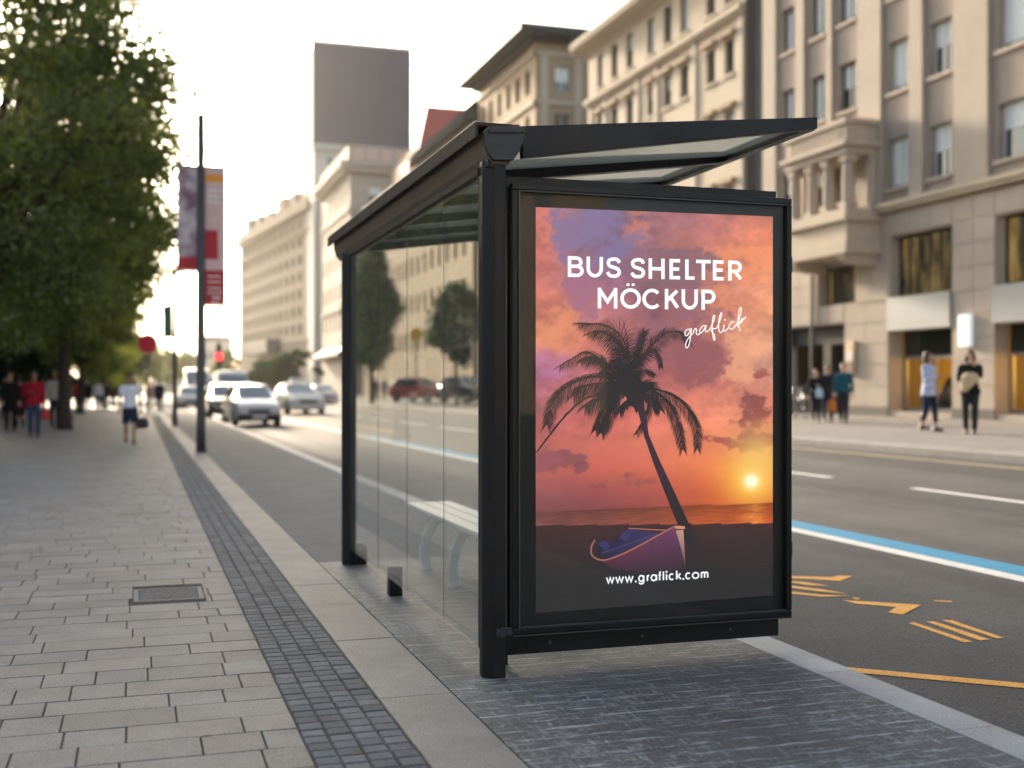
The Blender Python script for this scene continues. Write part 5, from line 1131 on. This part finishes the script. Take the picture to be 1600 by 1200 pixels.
# dressed courses: real joints cut between proud blocks
rb = random.Random(2)
def blocks(a0, a1, z0, z1, ch=0.72, bw=1.1):
    z = z0; m = MB()
    while z < z1 - 0.05:
        h = min(ch, z1 - z); n = max(1, round((a1 - a0) / bw)); w = (a1 - a0) / n
        for k in range(n): pbox(m, P1, a0 + k * w + .012, a0 + (k + 1) * w - .012, -0.03, 0.005, z + .012, z + h - .012)
        z += h
    m.build('stone_courses', ST_A, b1)
for a0, a1, z0, z1 in ((mezzA[1] + .02, shopB[0] - .02, Z0 + .35, 7.2), (shopB[1] + .02, ent[0] - .02, Z0 + .35, 4.3), (shopB[1] + .02, mezzC[0] - .05, 4.35, 5.7), (mezzC[1] + .05, 41.5, 3.75, 5.7), (ent[1] + .03, 41.5, Z0 + .35, 3.7), (mezzB[0], mezzB[1], 6.5, 7.2), (mezzA[0], mezzA[1], 6.5, 7.2), (ent[0] + .03, mezzC[1], 3.75, 4.38)): blocks(a0, a1, z0, z1)
m = MB()
for a0, a1 in ((mezzA[1], shopB[0]), (shopB[1], ent[0]), (ent[1], 41.5)): m = MB(); pbox(m, P1, a0 + .01, a1 - .01, -0.05, 0.004, Z0, Z0 + .35); m.build('plinth', ST_DK, b1)
up = [(a, b, z0, z1) for z0, z1 in rows for a, b in cols + colA + colC]
ph = [h for h in up]
m = MB(); facade(m, P1, 14.0, 41.6, 7.62, 20.4, ph, 0.28); m.build('upper_wall', ST_A2, b1)
m = MB()
for a0, a1 in ((14.2, 23.6), (25.4, 25.75), (28.55, cols[0][0] - .25), (cols[0][1] + .22, cols[1][0] - .22), (cols[1][1] + .25, colC[0][0] - .3), (colC[0][1] + .3, colC[1][0] - .3), (colC[1][1] + .3, colC[2][0] - .3), (colC[2][1] + .3, 41.55)): pbox(m, P1, a0, a1, -0.14, 0.004, 7.625, 20.35)
m.build('pilaster_strips', ST_A, b1)
m = MB()
for q in ((-0.34, 7.42, 7.55), (-0.26, 7.30, 7.418), (-0.18, 7.552, 7.615)): pbox(m, P1, 14.0, Yp(1372), q[0], 0.3, q[1], q[2])
m.build('string_course', ST_CREAM, b1)
m = MB(); pbox(m, P1, 14, 41.6, 0.56, 14, 7.26, 20.39); pbox(m, P1, 14, 41.6, 3.6, 14, Z0, 7.25); m.build('core', ST_DK, b1)
m = MB(); pbox(m, P1, 13.7, 41.8, -0.6, 14, 20.4, 20.8); pbox(m, P1, 13.8, 41.7, -0.35, 14, 20.81, 21.2); m.build('cornice', ST_CREAM, b1)
rw = random.Random(14)
for k, h in enumerate(up):
    wide = (h[1] - h[0]) > 1.6
    window(b1, P1, h, 0.28, FRAME_W if not (h in [(a, b, z0, z1) for z0, z1 in rows for a, b in colC]) else FRAME_D, 1, 0, rw.choice((0.5, 0.95, 0.45, 0.9)) if h[0] < 33.6 else rw.choice((0.5, 0.9, 0.95, 0.45)), sill=ST_A)
GOLD = mat('painted_glow_pane', (0.05, 0.045, 0.03), 0.08, var=0.9, scale=1.2, spec=0.8, stretch=(1, 1.6, 0.35))  # golden tree reflections and window glow painted into the pane's emission
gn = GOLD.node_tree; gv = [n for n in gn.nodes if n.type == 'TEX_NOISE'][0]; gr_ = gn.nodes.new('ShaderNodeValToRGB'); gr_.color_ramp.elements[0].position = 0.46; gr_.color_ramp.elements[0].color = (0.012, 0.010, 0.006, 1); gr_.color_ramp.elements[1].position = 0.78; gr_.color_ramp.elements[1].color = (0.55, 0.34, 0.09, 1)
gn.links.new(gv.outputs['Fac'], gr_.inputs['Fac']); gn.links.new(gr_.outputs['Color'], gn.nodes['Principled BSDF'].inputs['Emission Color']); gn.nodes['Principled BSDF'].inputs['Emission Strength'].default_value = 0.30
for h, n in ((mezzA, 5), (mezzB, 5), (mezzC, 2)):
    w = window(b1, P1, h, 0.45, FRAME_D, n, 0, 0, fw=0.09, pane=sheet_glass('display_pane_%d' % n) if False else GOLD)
# shop display windows: glass, lit interior behind it
SHOPG = sheet_glass('shop_glass', (0.93, 0.95, 0.94)); ALU = mat('shop_aluminium', (0.38, 0.38, 0.37), 0.4, metal=0.4)
YEL = mat('display_yellow', (0.62, 0.33, 0.05), 0.7, var=0.55, scale=1.1, emit=(0.75, 0.36, 0.04), es=3.4)
TRANS = mat('transom_dark', (0.012, 0.02, 0.018), 0.1, var=0, spec=0.8)
for h, split in ((shopA, 2.45), (shopB, 2.45)):
    a0, a1, z0, z1 = h; m = MB()
    for q in ((a0, a0 + .10, z0, split), (a1 - .10, a1, z0, split), (a0 + .101, a1 - .101, z0, z0 + .12), (a0 + .101, a1 - .101, split - .10, split)): pbox(m, P1, q[0], q[1], 0.62, 0.72, q[2], q[3])
    c = (a0 + a1) / 2; pbox(m, P1, c - .03, c + .03, 0.63, 0.71, z0 + .121, split - .101)
    w = m.build('shop_window', ALU, b1)
    m = MB(); pbox(m, P1, a0 + .05, a1 - .05, 0.665, 0.673, z0 + .06, split - .05); m.build('pane', SHOPG, w)
    m = MB(); pbox(m, P1, a0, a1, 0.60, 0.66, split + .002, z1 - .002); m.build('transom', TRANS, w)
    m = MB(); pbox(m, P1, a0 - .6, a1 + .6, 3.2, 3.3, z0 - .1, z1); m.build('display_backdrop', YEL, w)
    m = MB(); pbox(m, P1, a0 - .6, a1 + .6, 0.56, 3.19, z0 - .22, z0 - .102); pbox(m, P1, a0 - .6, a1 + .6, 0.68, 3.19, z1 - .05, z1); pbox(m, P1, a0 - .7, a0 - .601, .56, 3.19, z0 - .1, z1 - .06); pbox(m, P1, a1 + .601, a1 + .7, .56, 3.19, z0 - .1, z1 - .06); m.build('shop_interior', mat('interior_dark', (0.10, 0.075, 0.045), 0.7), w)
    m = MB()
    for k in range(7):
        a = a0 + (a1 - a0) * (k + .5) / 7; hh = rw.uniform(.5, 1.25); m.loft([ell((0, 0, 0), 1, 1, 10)] * 0 or [[P1(a + r_ * math.cos(t), 1.4 + 0.5 * (k % 2) + r_ * math.sin(t), z) for t in [2 * PI * i / 10 for i in range(10)]] for r_, z in ((.26, z0 - .1), (.30, z0 + hh * .5), (.18, z0 + hh * .8), (.05, z0 + hh))])
    m.build('display_goods', mat('display_goods', (0.03, 0.045, 0.035), 0.6, var=0.5, scale=2), w)
m = MB()
for a0, a1, z0, z1 in (fasA, fasB): m = MB(); pbox(m, P1, a0 + .004, a1 - .004, -0.12, 0.0 - 0.004, z0, z1 - .003); m.build('fascia_board', mat('fascia_white', (0.31, 0.33, 0.33), 0.5, var=0.05, scale=1), b1)
# entrance: dark recess, door leaf, side shop light
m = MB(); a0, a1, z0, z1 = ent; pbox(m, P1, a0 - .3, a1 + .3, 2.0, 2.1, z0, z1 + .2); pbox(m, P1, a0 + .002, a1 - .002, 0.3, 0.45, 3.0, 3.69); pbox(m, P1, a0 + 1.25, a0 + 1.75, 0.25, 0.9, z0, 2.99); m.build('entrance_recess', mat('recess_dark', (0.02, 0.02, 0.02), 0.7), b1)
m = MB(); pbox(m, P1, a0 + .25, a0 + 1.15, 1.85, 1.95, z0 + .05, 2.75); m.build('entrance_door', mat('door_wood', (0.12, 0.06, 0.03), 0.5, var=0.3), b1)
m = MB(); pbox(m, P1, a0 + .35, a0 + 1.05, 1.80, 1.845, 1.7, 2.2); m.build('door_notice', BAN_WHITE, b1)
m = MB(); pbox(m, P1, a1 - 1.6, a1 - .15, 1.85, 1.98, z0 + .3, 2.7); m.build('entrance_side_panel', mat('side_panel_sand', (0.52, 0.42, 0.28), 0.7, var=0.3, scale=1.5, emit=(0.5, 0.36, 0.16), es=0.12), b1)
m = MB(); pbox(m, P1, a1 - 1.25, a1 - .55, 1.4, 1.8, z0 + .3, 2.0); m.build('yellow_display', mat('yellow_display', (0.72, 0.45, 0.05), 0.6, var=0.3), b1)
# loggia: projecting bay with balustrade and columns
lx, l0, l1 = 22.6, 33.9, 37.8; D = lx - FX
m = MB(); pbox(m, P1, l0, l1, D, 0.02, 5.95, 6.35); pbox(m, P1, l0 + .1, l1 - .1, D + .1, 0.02, 6.352, 7.05); pbox(m, P1, l0 - .08, l1 + .08, D - .08, 0.02, 7.052, 7.22); pbox(m, P1, l0 - .02, l1 + .02, D - .02, 0.02, 7.222, 7.45)
lg = m.build('loggia', ST_CREAM, b1)
m = MB(); pbox(m, P1, l0 + .02, l1 - .02, D + .02, 0.02, 9.30, 9.55); pbox(m, P1, l0 - .15, l1 + .15, D - .15, 0.02, 9.552, 9.70); pbox(m, P1, l0 + .05, l1 - .05, D + .05, D + .30, 9.702, 10.30); pbox(m, P1, l0 + .05, l0 + .30, D + .302, 0.02, 9.702, 10.30); pbox(m, P1, l0 - .05, l1 + .05, D - .05, D + .36, 10.302, 10.48); pbox(m, P1, l0 - .05, l0 + .36, D + .362, 0.02, 10.302, 10.48)
m.build('parapet', ST_A, lg)
m = MB()
for k in range(16): a = l0 + .42 + k * (l1 - l0 - .8) / 15; pbox(m, P1, a - .05, a + .05, D + .02, D + .049, 9.76, 10.24)
m.build('baluster_panels', ST_CREAM, lg)
for a, dd in ((l0 + .30, D + .30), (l0 + 1.45, D + .30), (l1 - 1.45, D + .30), (l1 - .3, D + .30), (l0 + .28, -0.2)):
    m = MB(); q = P1(a, dd, 0); m.box(q[0] - .23, q[0] + .23, q[1] - .23, q[1] + .23, 7.452, 7.62); m.tube([(q[0], q[1], 7.62), (q[0], q[1], 8.4), (q[0], q[1], 9.05)], [.20, .195, .17], 18); m.box(q[0] - .22, q[0] + .22, q[1] - .22, q[1] + .22, 9.05, 9.298); m.build('column', ST_A, lg, bevel=0.015)
for a in (l0 + .4, l1 - .4):
    m = MB(); m.prism([(FX - .035, 5.56), (FX - .035, 5.948), (FX - 1.3, 5.948), (FX - 1.3, 5.78), (FX - 1.1, 5.66), (FX - .6, 5.58)], a - .22, a + .22); m.build('bracket', ST_A, lg)
m = MB(); m.tube([P1(Yp(1273), -.12, 0.5), P1(Yp(1273), -.12, 5.9)], .07, 10); m.build('downpipe', mat('downpipe_grey', (0.09, 0.09, 0.09), 0.5), b1)
m = MB(); pbox(m, P1, Yp(1522), Yp(1505), -0.20, -0.04, 2.65, 3.62); m.build('lit_sign', mat('lit_sign', (0.78, 0.82, 0.82), 0.4, var=0, emit=(0.85, 0.93, 0.95), es=0.18), b1, bevel=0.02)
m = MB(); pbox(m, P1, Yp(1339), Yp(1327), -0.14, -0.04, 1.85, 3.05); m.mat(1); pbox(m, P1, Yp(1338.4), Yp(1327.6), -0.16, -0.142, 2.35, 2.7); m.mat(2); pbox(m, P1, Yp(1338.4), Yp(1327.6), -0.16, -0.142, 1.9, 2.3); m.build('wall_notice', [mat('notice_sand', (0.55, 0.40, 0.22), 0.6), BAN_WHITE, mat('notice_brown', (0.08, 0.025, 0.015), 0.6)], b1)
# --- cream house with a deep cornice
set_origin(FX, 52, 0.40)
b2 = thing('cream_house', 'cream stone house with a deep sloping cornice and hooded windows beside the taupe house', 'building', (FX, 52, 0.40)); b2z = 0.40
m = MB(); pbox(m, P1, 41.62, 43.2, 0.35, 12, Z0, 22.0); m.build('dark_recess', ST_DK, b2)
ca = [59.2, 57.2, 55.2, 52.6, 50.7, 48.9, 46.3, 44.6]; cw = 0.42
rows2 = [(17.75, 19.55), (14.75, 16.25), (11.6, 13.2), (8.4, 10.0), (5.2, 6.8)]
h2 = [(a - cw, a + cw, z0, z1) for z0, z1 in rows2 for a in ca]
shop2 = [(44.2, 47.2, 0.7, 3.6), (48.2, 51.4, 0.7, 3.6), (52.2, 55.6, 0.7, 3.6), (56.6, 60.0, 0.7, 3.6)]
m = MB(); facade(m, P1, 43.2, 60.9, Z0, 19.8, h2 + shop2, 0.3); m.build('wall', ST_CREAM, b2)
m = MB(); pbox(m, P1, 43.2, 60.9, 0.32, 12, Z0, 19.79); m.quad(P1(43.2, 0, Z0), P1(43.2, .32, Z0), P1(43.2, .32, 19.79), P1(43.2, 0, 19.79)); m.build('core', ST_DK, b2)
m = MB(); m.prism([(FX - .95, 20.15), (FX - 1.02, 20.42), (FX - .85, 20.65), (FX + 8, 21.5), (FX + 8, 19.8), (FX - .1, 19.8), (FX - .2, 19.92), (FX - .6, 20.0)], 43.0, 61.3); m.build('cornice', ST_CREAM, b2)
m = MB()
for k in range(2): m.box(FX + 1.5, FX + 2.3, 50 + k * 8, 50.8 + k * 8, 20.6, 22.3)
m.build('chimney', ST_A2, b2)
m = MB(); pbox(m, P1, 43.2, 61.0, -.30, .02, 17.15, 17.38); pbox(m, P1, 43.2, 61.0, -.18, .02, 17.0, 17.148); m.build('string_course', ST_B, b2); m = MB(); pbox(m, P1, 43.2, 61.0, -.25, .02, 4.3, 4.75); m.build('string_course', ST_B, b2)
m = MB()
for a0 in (43.3, 47.6, 51.65, 53.9, 58.2, 60.3): pbox(m, P1, a0 - .1 + .1, a0 + .5, -.08, .004, 4.76, 16.99)
m.build('pilaster_strips', ST_B, b2)
for k, h in enumerate(h2):
    w = window(b2, P1, h, 0.28, FRAME_D, 1, 0, rw.choice((0, 0, .4, .9)), sill=ST_B)
    if h[3] < 17:
        m = MB(); pbox(m, P1, h[0] - .2, h[1] + .2, -.24, .02, h[3] + .12, h[3] + .30); m.build('hood', ST_TAN, w)
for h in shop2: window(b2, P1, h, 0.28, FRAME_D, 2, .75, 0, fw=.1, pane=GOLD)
# --- tall house with dark eaves
set_origin(FX, 78, 0.4)
b3 = thing('tower_house', 'tall stone house with a dark wide eaved roof behind the cream house', 'building', (FX, 78, 0.4))
y3 = 70.0; P3 = P_front(y3)
h3 = [(a, a + .9, z, z + 1.6) for z in (4.8, 8.2, 11.6, 14.6, 17.3, 20.3) for a in [y3 + 1.2 + 2.05 * k for k in range(6)]]
m = MB(); facade(m, P1, y3, 83, Z0, 23.3, h3, .3); f3 = [(a, a + 1.0, z, z + 1.6) for z in (14.6, 17.3, 20.3) for a in (25.3, 27.6, 29.9, 32.2)]
facade(m, P3, FX, 40, Z0, 23.3, f3, .3); m.build('wall', ST_TAN, b3)
m = MB(); m.box(FX + .34, 40, y3 + .34, 83, Z0, 23.25); m.build('core', ST_DK, b3)
for h in h3: window(b3, P1, h, .28, FRAME_D, 1, 0, 0)
for h in f3: window(b3, P3, h, .28, FRAME_W, 1, 0, rw.choice((0, .6)))
m = MB()
for z in (16.6, 19.4, 22.5): pbox(m, P1, y3 - .15, 83, -.15, .02, z, z + .25); pbox(m, P3, FX - .15, 40, -.15, .02, z + .002, z + .252)
for k in range(7): a = FX + .3 + 2.3 * k; pbox(m, P3, a, a + .5, -.10, .004, 16.86, 22.49)
m.build('stone_bands', ST_CREAM, b3)
m = MB(); E = 1.5; m.loft([[(FX - E, y3 - E, 23.6), (42, y3 - E, 23.6), (42, 84, 23.6), (FX - E, 84, 23.6)], [(FX - E, y3 - E, 24.0), (42, y3 - E, 24.0), (42, 84, 24.0), (FX - E, 84, 24.0)], [(FX + 2.2, y3 + 2.2, 24.9), (40, y3 + 2.2, 24.9), (40, 81, 24.9), (FX + 2.2, 81, 24.9)]])
m.box(FX - .4, 40, y3 - .4, 83.4, 23.302, 23.598); m.build('roof', mat('roof_slate', (0.035, 0.042, 0.05), 0.6, var=0.2, scale=2), b3)
# --- house with curved dark roof and red gable
set_origin(FX, 106, 0.4)
b4 = thing('red_roof_house', 'sand coloured house with a curved dark roof and a red attic', 'building', (FX, 106, 0.4))
h4 = [(a, a + 1.0, z, z + 1.7) for z in (4.8, 8.2, 11.6, 15.0, 18.2) for a in [86.5 + 2.6 * k for k in range(16)]]
m = MB(); facade(m, P1, 84.5, 130, Z0, 21.4, h4, .3); facade(m, P_front(84.5), FX, 38, Z0, 21.4, [], .3); m.build('wall', ST_TAN, b4)
m = MB(); m.box(FX + .34, 38, 84.9, 130, Z0, 21.35); m.build('core', ST_DK, b4)
for h in h4: window(b4, P1, h, .28, FRAME_D, 1, 0, 0)
m = MB(); prf = [(FX - .8, 21.42), (FX - .75, 21.7), (FX - .45, 22.4), (FX + .1, 23.0), (FX + 1.2, 23.6), (FX + 9, 23.9), (FX + 9, 21.42)]; m.prism(prf, 84.3, 103); b4r = m.build('curved_roof', mat('roof_lead', (0.03, 0.035, 0.042), 1.0, var=0.15, spec=0.0), b4)
m = MB(); m.prism([(FX + 3, 21.41), (FX + 3, 25.4), (FX + 4.2, 27.2), (FX + 12, 27.2), (FX + 12, 21.41)], 116.02, 128); m.build('attic', ST_TAN, b4)
m = MB(); m.prism([(FX + 3.0, 25.5), (FX + 4.0, 30.0), (FX + 9.6, 30.0), (FX + 9.6, 25.5)], 115.6, 116.0); m.box(FX + 2.2, FX + 2.98, 116.3, 122, 21.0, 24.6); m.build('red_gable', mat('roof_red', (0.48, 0.05, 0.05), 0.6, var=0.2), b4)
# --- white corner house
set_origin(FX, 150, 0.4)
b5 = thing('corner_house', 'white corner house with a heavy cornice beneath the grey billboard', 'building', (FX, 150, 0.4)); y5 = 138.0; P5 = P_front(y5)
WHT = stone('white', (172, 162, 148), 0.06)
h5 = [(a, a + 1.15, z, z + 2.0) for z in (4.8, 8.6, 12.4, 16.2, 20.0, 23.4) for a in [y5 + 2.2 + 3.4 * k for k in range(6)]]
f5 = [(a, a + 1.5, z, z + 2.1) for z in (12.4, 16.2, 20.0, 23.4) for a in (26.3, 29.0, 31.9, 34.8)]
m = MB(); facade(m, P1, y5, 160, Z0, 27.0, h5, .4); facade(m, P5, FX, 38, Z0, 27.0, f5, .4); m.build('wall', WHT, b5)
m = MB(); m.box(FX + .44, 38, y5 + .44, 160, Z0, 26.9); m.build('core', ST_DK, b5)
for h in h5: window(b5, P1, h, .38, FRAME_D, 1, 0, 0)
for h in f5: window(b5, P5, h, .38, FRAME_W, 1, 0, rw.choice((0, .5)))
m = MB(); m.box(FX - .9, 38.5, y5 - .9, 160.5, 27.0, 27.6); m.box(FX - 1.3, 38.8, y5 - 1.3, 161, 27.602, 28.2); m.box(FX - .2, 38, y5 - .2, 160, 28.202, 30.2)
m.build('cornice', WHT, b5)
for z in (22.5, 11.0): m = MB(); m.box(FX - .25, 38.2, y5 - .25, 160, z, z + .35); m.build('string_course', WHT, b5)
m = MB()
for k in range(8): m.box(FX + .4 + k * 1.7, FX + 1.6 + k * 1.7, y5 - .3, y5 - .202, 28.6, 29.9)
m.build('roof_panels', mat('roof_panel_pink', lin((206, 176, 160)), 0.7), b5)
m = MB(); m.prism([(FX - 1.6, 5.2), (FX - 1.6, 5.5), (FX, 6.6), (FX, 5.2)], y5 - .2, 159); m.build('awning', mat('awning_dark', (0.03, 0.03, 0.04), 0.7), b5)
# --- tower carrying the grey billboard
set_origin(29, 172, 0)
bt = thing('billboard_tower', 'white office tower carrying a large blank grey billboard', 'building', (29, 172, 0.0)); d5 = 166
def WX(px): return on_y(px, 300, 166.0).x
xa, xb = WX(490), WX(639); P6 = P_front(166.0)
zt = on_y(490, 226, 166).z; zT, zB = on_y(490, 67, 166).z, on_y(490, 226, 166).z
OFFW = stone('office_white', (200, 197, 190), 0.04)
m = MB(); m.box(xa, xb, 166.0, 180, 0, zB - .3); m.box(xa + .1, xb - .1, 166.6, 179, zB - .298, zT - .2); m.build('tower_wall', OFFW, bt)
m = MB(); m.box(xa - .2, xb + .2, 165.3, 165.9, zB, zT); m.build('billboard', mat('billboard_grey', lin((36, 50, 78)), 0.6, var=0.06, scale=.4), bt)
m = MB(); m.box(xa - .3, xb + .3, 165.2, 166.2, zB - .7, zB - .004); m.box(xa - .26, xa - .205, 165.2, 165.95, zB, zT); m.box(xa - .3, xb + .3, 165.2, 165.95, zT + .002, zT + .25); m.build('billboard_frame', OFFW, bt)
for z in (zB - 3.2, zB - 5.6):
    m = MB(); m.box(xa + 1.9, xa + 7.6, 165.93, 165.995, z, z + 1.5); m.build('window_band', mat('office_glass', (0.10, 0.15, 0.15), 0.15, var=0), bt)
m = MB(); m.box(xa + 8.4, xa + 12.4, 165.93, 165.995, zB - 2.2, zB - 1.2); m.build('window_band', mat('office_glass', (0.10, 0.15, 0.15)), bt)
# --- long pale block down the street
set_origin(FX, 230, 0.4)
b6 = thing('long_block', 'long pale stone block with rows of small windows far down the street', 'building', (FX, 230, 0.4))
PALE = stone('pale', (158, 144, 125), 0.08)
UL = Vector((-0.111, 1, 0)).normalized(); UN = Vector((UL.y, -UL.x, 0)); C6 = Vector((24.0, 170.0, 0))      # the street bends: this front turns with it
P6b = lambda a, d, z: tuple(C6 + UL * a + UN * d + Vector((0, 0, z)))
h6 = [(a, a + 1.9, z, z + 1.55) for z in (9.5, 12.1, 14.7, 17.3, 19.9, 22.5, 25.1) for a in [2.0 + 4.2 * k for k in range(12)]]
m = MB(); facade(m, P6b, 0, 53, Z0, 27.4, h6, .5); facade(m, lambda a, d, z: tuple(C6 + UN * a + UL * d + Vector((0, 0, z))), 0, 14, Z0, 27.4, [], .5)
facade(m, lambda a, d, z: tuple(C6 + UL * 53 + UN * a - UL * d + Vector((0, 0, z))), 0, 14, Z0, 27.4, [], .5); m.build('wall', PALE, b6)
m = MB(); pbox(m, P6b, .6, 52.4, .54, 14, Z0, 27.3); m.build('core', ST_DK, b6)
for h in h6: window(b6, P6b, h, .48, FRAME_D, 0, 0, 0, fw=.12)
m = MB(); pbox(m, P6b, -.6, 53.6, -.9, 14, 27.4, 28.3); pbox(m, P6b, -.2, 53.2, -.4, 14, 28.302, 29.4)
for k in range(6): pbox(m, P6b, 2 + k * 8.5, 6 + k * 8.5, .2, 4, 29.402, 30.9 + (k % 3) * .5)
m.build('cornice', PALE, b6)
for z in (8.3, 24.3): m = MB(); pbox(m, P6b, -.1, 53, -.3, .3, z, z + .4); m.build('string_course', PALE, b6)
m = MB(); pbox(m, P6b, 20, 38, -2.2, -.02, 7.0, 9.2); m.build('shop_sign', mat('shop_sign_dark', (0.03, 0.035, 0.06), 0.6), b6)
# far end of the street
set_origin(0, 0, 0); OFF[0] = None
FAR = mat('stone_distant', lin((196, 186, 172)), 0.9, var=0.08, scale=.1)
for i, (x0, x1, y, h, lab) in enumerate(((15, 23, 330, 9.5, 'low pale house at the far end of the street'), (4, 13, 360, 9, 'low grey house closing the far end of the street'), (21, 30, 400, 17, 'pale distant block rising beyond the low houses'), (-16, 2, 380, 16, 'distant house half hidden behind the street trees'))):
    r = thing('distant_house', lab, 'building', (x0, y, 0)); m = MB(); w = x1 - x0
    hs = [(a, a + 1.2, z, z + 1.9) for z in [3.5 + 3.6 * k for k in range(int((h - 4) / 3.6))] for a in [1 + 2.6 * k for k in range(int((w - 2) / 2.6))]]
    facade(m, P_front(0), 0, w, 0, h, hs, .3); m.box(0, w, .31, 14, 0, h); m.build('wall', FAR, r)
    m = MB(); m.loft([[(-.4, -.4, h), (w + .4, -.4, h), (w + .4, 14.4, h), (-.4, 14.4, h)], [(-.4, -.4, h + .4), (w + .4, -.4, h + .4), (w + .4, 14.4, h + .4), (-.4, 14.4, h + .4)], [(1, 4, h + 2), (w - 1, 4, h + 2), (w - 1, 9, h + 2), (1, 9, h + 2)]]); m.build('roof', mat('roof_grey', (0.16, 0.15, 0.14), 0.8), r)
    for hh in hs: 
        m = MB(); m.box(hh[0], hh[1], .26, .29, hh[2], hh[3]); m.build('window', PANE, r)
# --- house on the near side of the street, seen in the glass and between the trunks
lh = thing('side_house', 'pale stone house behind the street trees, mirrored in the shelter glass', 'building', (-14, 80, 0)); set_origin(-14, 80, 0)
PL = P_right(-14)
hl = [(a, a + 1.3, z, z + 2.0) for z in (5.2, 9.6, 13.0) for a in [31 + 3.9 * k for k in range(28)]]
m = MB(); facade(m, PL, 28, 142, 0, 16.5, hl, .3); m.build('wall', ST_B, lh)
m = MB(); m.box(-26, -14.34, 28, 142, 0, 16.4); m.build('core', ST_DK, lh)
for h in hl: window(lh, PL, h, .28, FRAME_D, 1, 0, 0)
m = MB(); pbox(m, PL, 27.6, 142, -.6, .3, 16.5, 17.1); pbox(m, PL, 27.8, 142, -.35, .02, 8.2, 8.6); m.build('cornice', ST_CREAM, lh)
m = MB()
for k in range(18): pbox(m, PL, 30 + 6.2 * k, 34.6 + 6.2 * k, -.03, .02, .5, 3.6)
m.build('shop_fronts', PANE, lh)
set_origin(0, 0, 0); OFF[0] = None
# --- house closing the street behind the viewer (mirrored in the poster case)
bh = thing('end_house', 'stone house behind the viewer mirrored in the poster case glass', 'building', (2, -62, 0)); PB = lambda a, d, z: (a, -62 - d, z)
hb = [(a, a + 1.3, z, z + 2.0) for z in (1.2, 5.2, 8.8, 12.4, 16.0) for a in [-22 + 3.6 * k for k in range(14)]]
set_origin(2, -62, 0); m = MB(); facade(m, PB, -25, 30, -.3, 20, hb, .3); m.build('wall', ST_TAN, bh)
m = MB(); m.box(-25, 30, -76, -62.31, -.3, 19.9); m.build('core', ST_DK, bh)
for h in hb: window(bh, PB, h, .28, FRAME_D, 1, 0, 0)
m = MB(); pbox(m, PB, -25.5, 30.5, -.7, .2, 20, 20.7); pbox(m, PB, -25, 30, -.3, .02, 4.2, 4.6); m.build('cornice', ST_CREAM, bh); OFF[0] = None
# ------------------------------------------------------------------ daylight, camera
SUN_EL, SUN_AZ = math.radians(14), math.radians(-7)      # azimuth from the street's line, towards the tree side
w = bpy.data.worlds.new('World'); scene.world = w; w.use_nodes = True; nt = w.node_tree; N, L = nt.nodes, nt.links
bg = N['Background']; sky = N.new('ShaderNodeTexSky'); sky.sky_type = 'NISHITA'; sky.sun_disc = False; sky.sun_elevation = SUN_EL; sky.sun_rotation = SUN_AZ
sky.air_density = 1.0; sky.dust_density = 5.0; sky.ozone_density = 1.0
hs = N.new('ShaderNodeHueSaturation'); hs.inputs['Saturation'].default_value = 0.72; L.new(sky.outputs['Color'], hs.inputs['Color']); L.new(hs.outputs['Color'], bg.inputs['Color']); bg.inputs['Strength'].default_value = 0.15
sl = bpy.data.lights.new('sun', 'SUN'); sl.energy = 3.5; sl.angle = math.radians(6); sl.color = (1.0, 0.83, 0.62)
so = bpy.data.objects.new('sun', sl); COL.objects.link(so)
dv = Vector((math.sin(SUN_AZ) * math.cos(SUN_EL), math.cos(SUN_AZ) * math.cos(SUN_EL), math.sin(SUN_EL))); so.rotation_euler = dv.to_track_quat('Z', 'Y').to_euler(); so.location = (0, 0, 60)
cam = bpy.data.cameras.new('camera'); co = bpy.data.objects.new('camera', cam); COL.objects.link(co); scene.camera = co
co.location = (0, 0, H); co.rotation_euler = (PI / 2, 0, -YAW)
cam.sensor_width = 36; cam.lens = 36 * FPX / 1600; cam.shift_y = 6 / 1600; cam.clip_start = 0.1; cam.clip_end = 6000
cam.dof.use_dof = True; cam.dof.focus_distance = 5.75; cam.dof.aperture_fstop = 1.3; cam.dof.aperture_blades = 0
scene.view_settings.view_transform = 'Standard'; scene.view_settings.look = 'None'; scene.view_settings.exposure = 1.5; scene.view_settings.gamma = 1
scene.render.engine = 'CYCLES'
c = scene.cycles; c.max_bounces = 8; c.transparent_max_bounces = 16; c.glossy_bounces = 4; c.diffuse_bounces = 3; c.use_denoising = True; c.sample_clamp_indirect = 6
try: c.denoiser = 'OPENIMAGEDENOISE'
except Exception: pass

HAZE = True
if HAZE:
    hm = bpy.data.materials.new('haze_air'); hm.use_nodes = True; n_ = hm.node_tree; n_.nodes.remove(n_.nodes['Principled BSDF'])
    pv = n_.nodes.new('ShaderNodeVolumePrincipled'); pv.inputs['Color'].default_value = (1.0, 0.95, 0.88, 1); pv.inputs['Density'].default_value = 0.0001; pv.inputs['Anisotropy'].default_value = 0.8
    n_.links.new(pv.outputs['Volume'], n_.nodes['Material Output'].inputs['Volume'])
    m = MB(); m.box(-90, 90, -90, 480, -1.4, 56); o = m.build('haze', hm); o['kind'] = 'stuff'
    c.volume_bounces = 0; c.volume_step_rate = 10
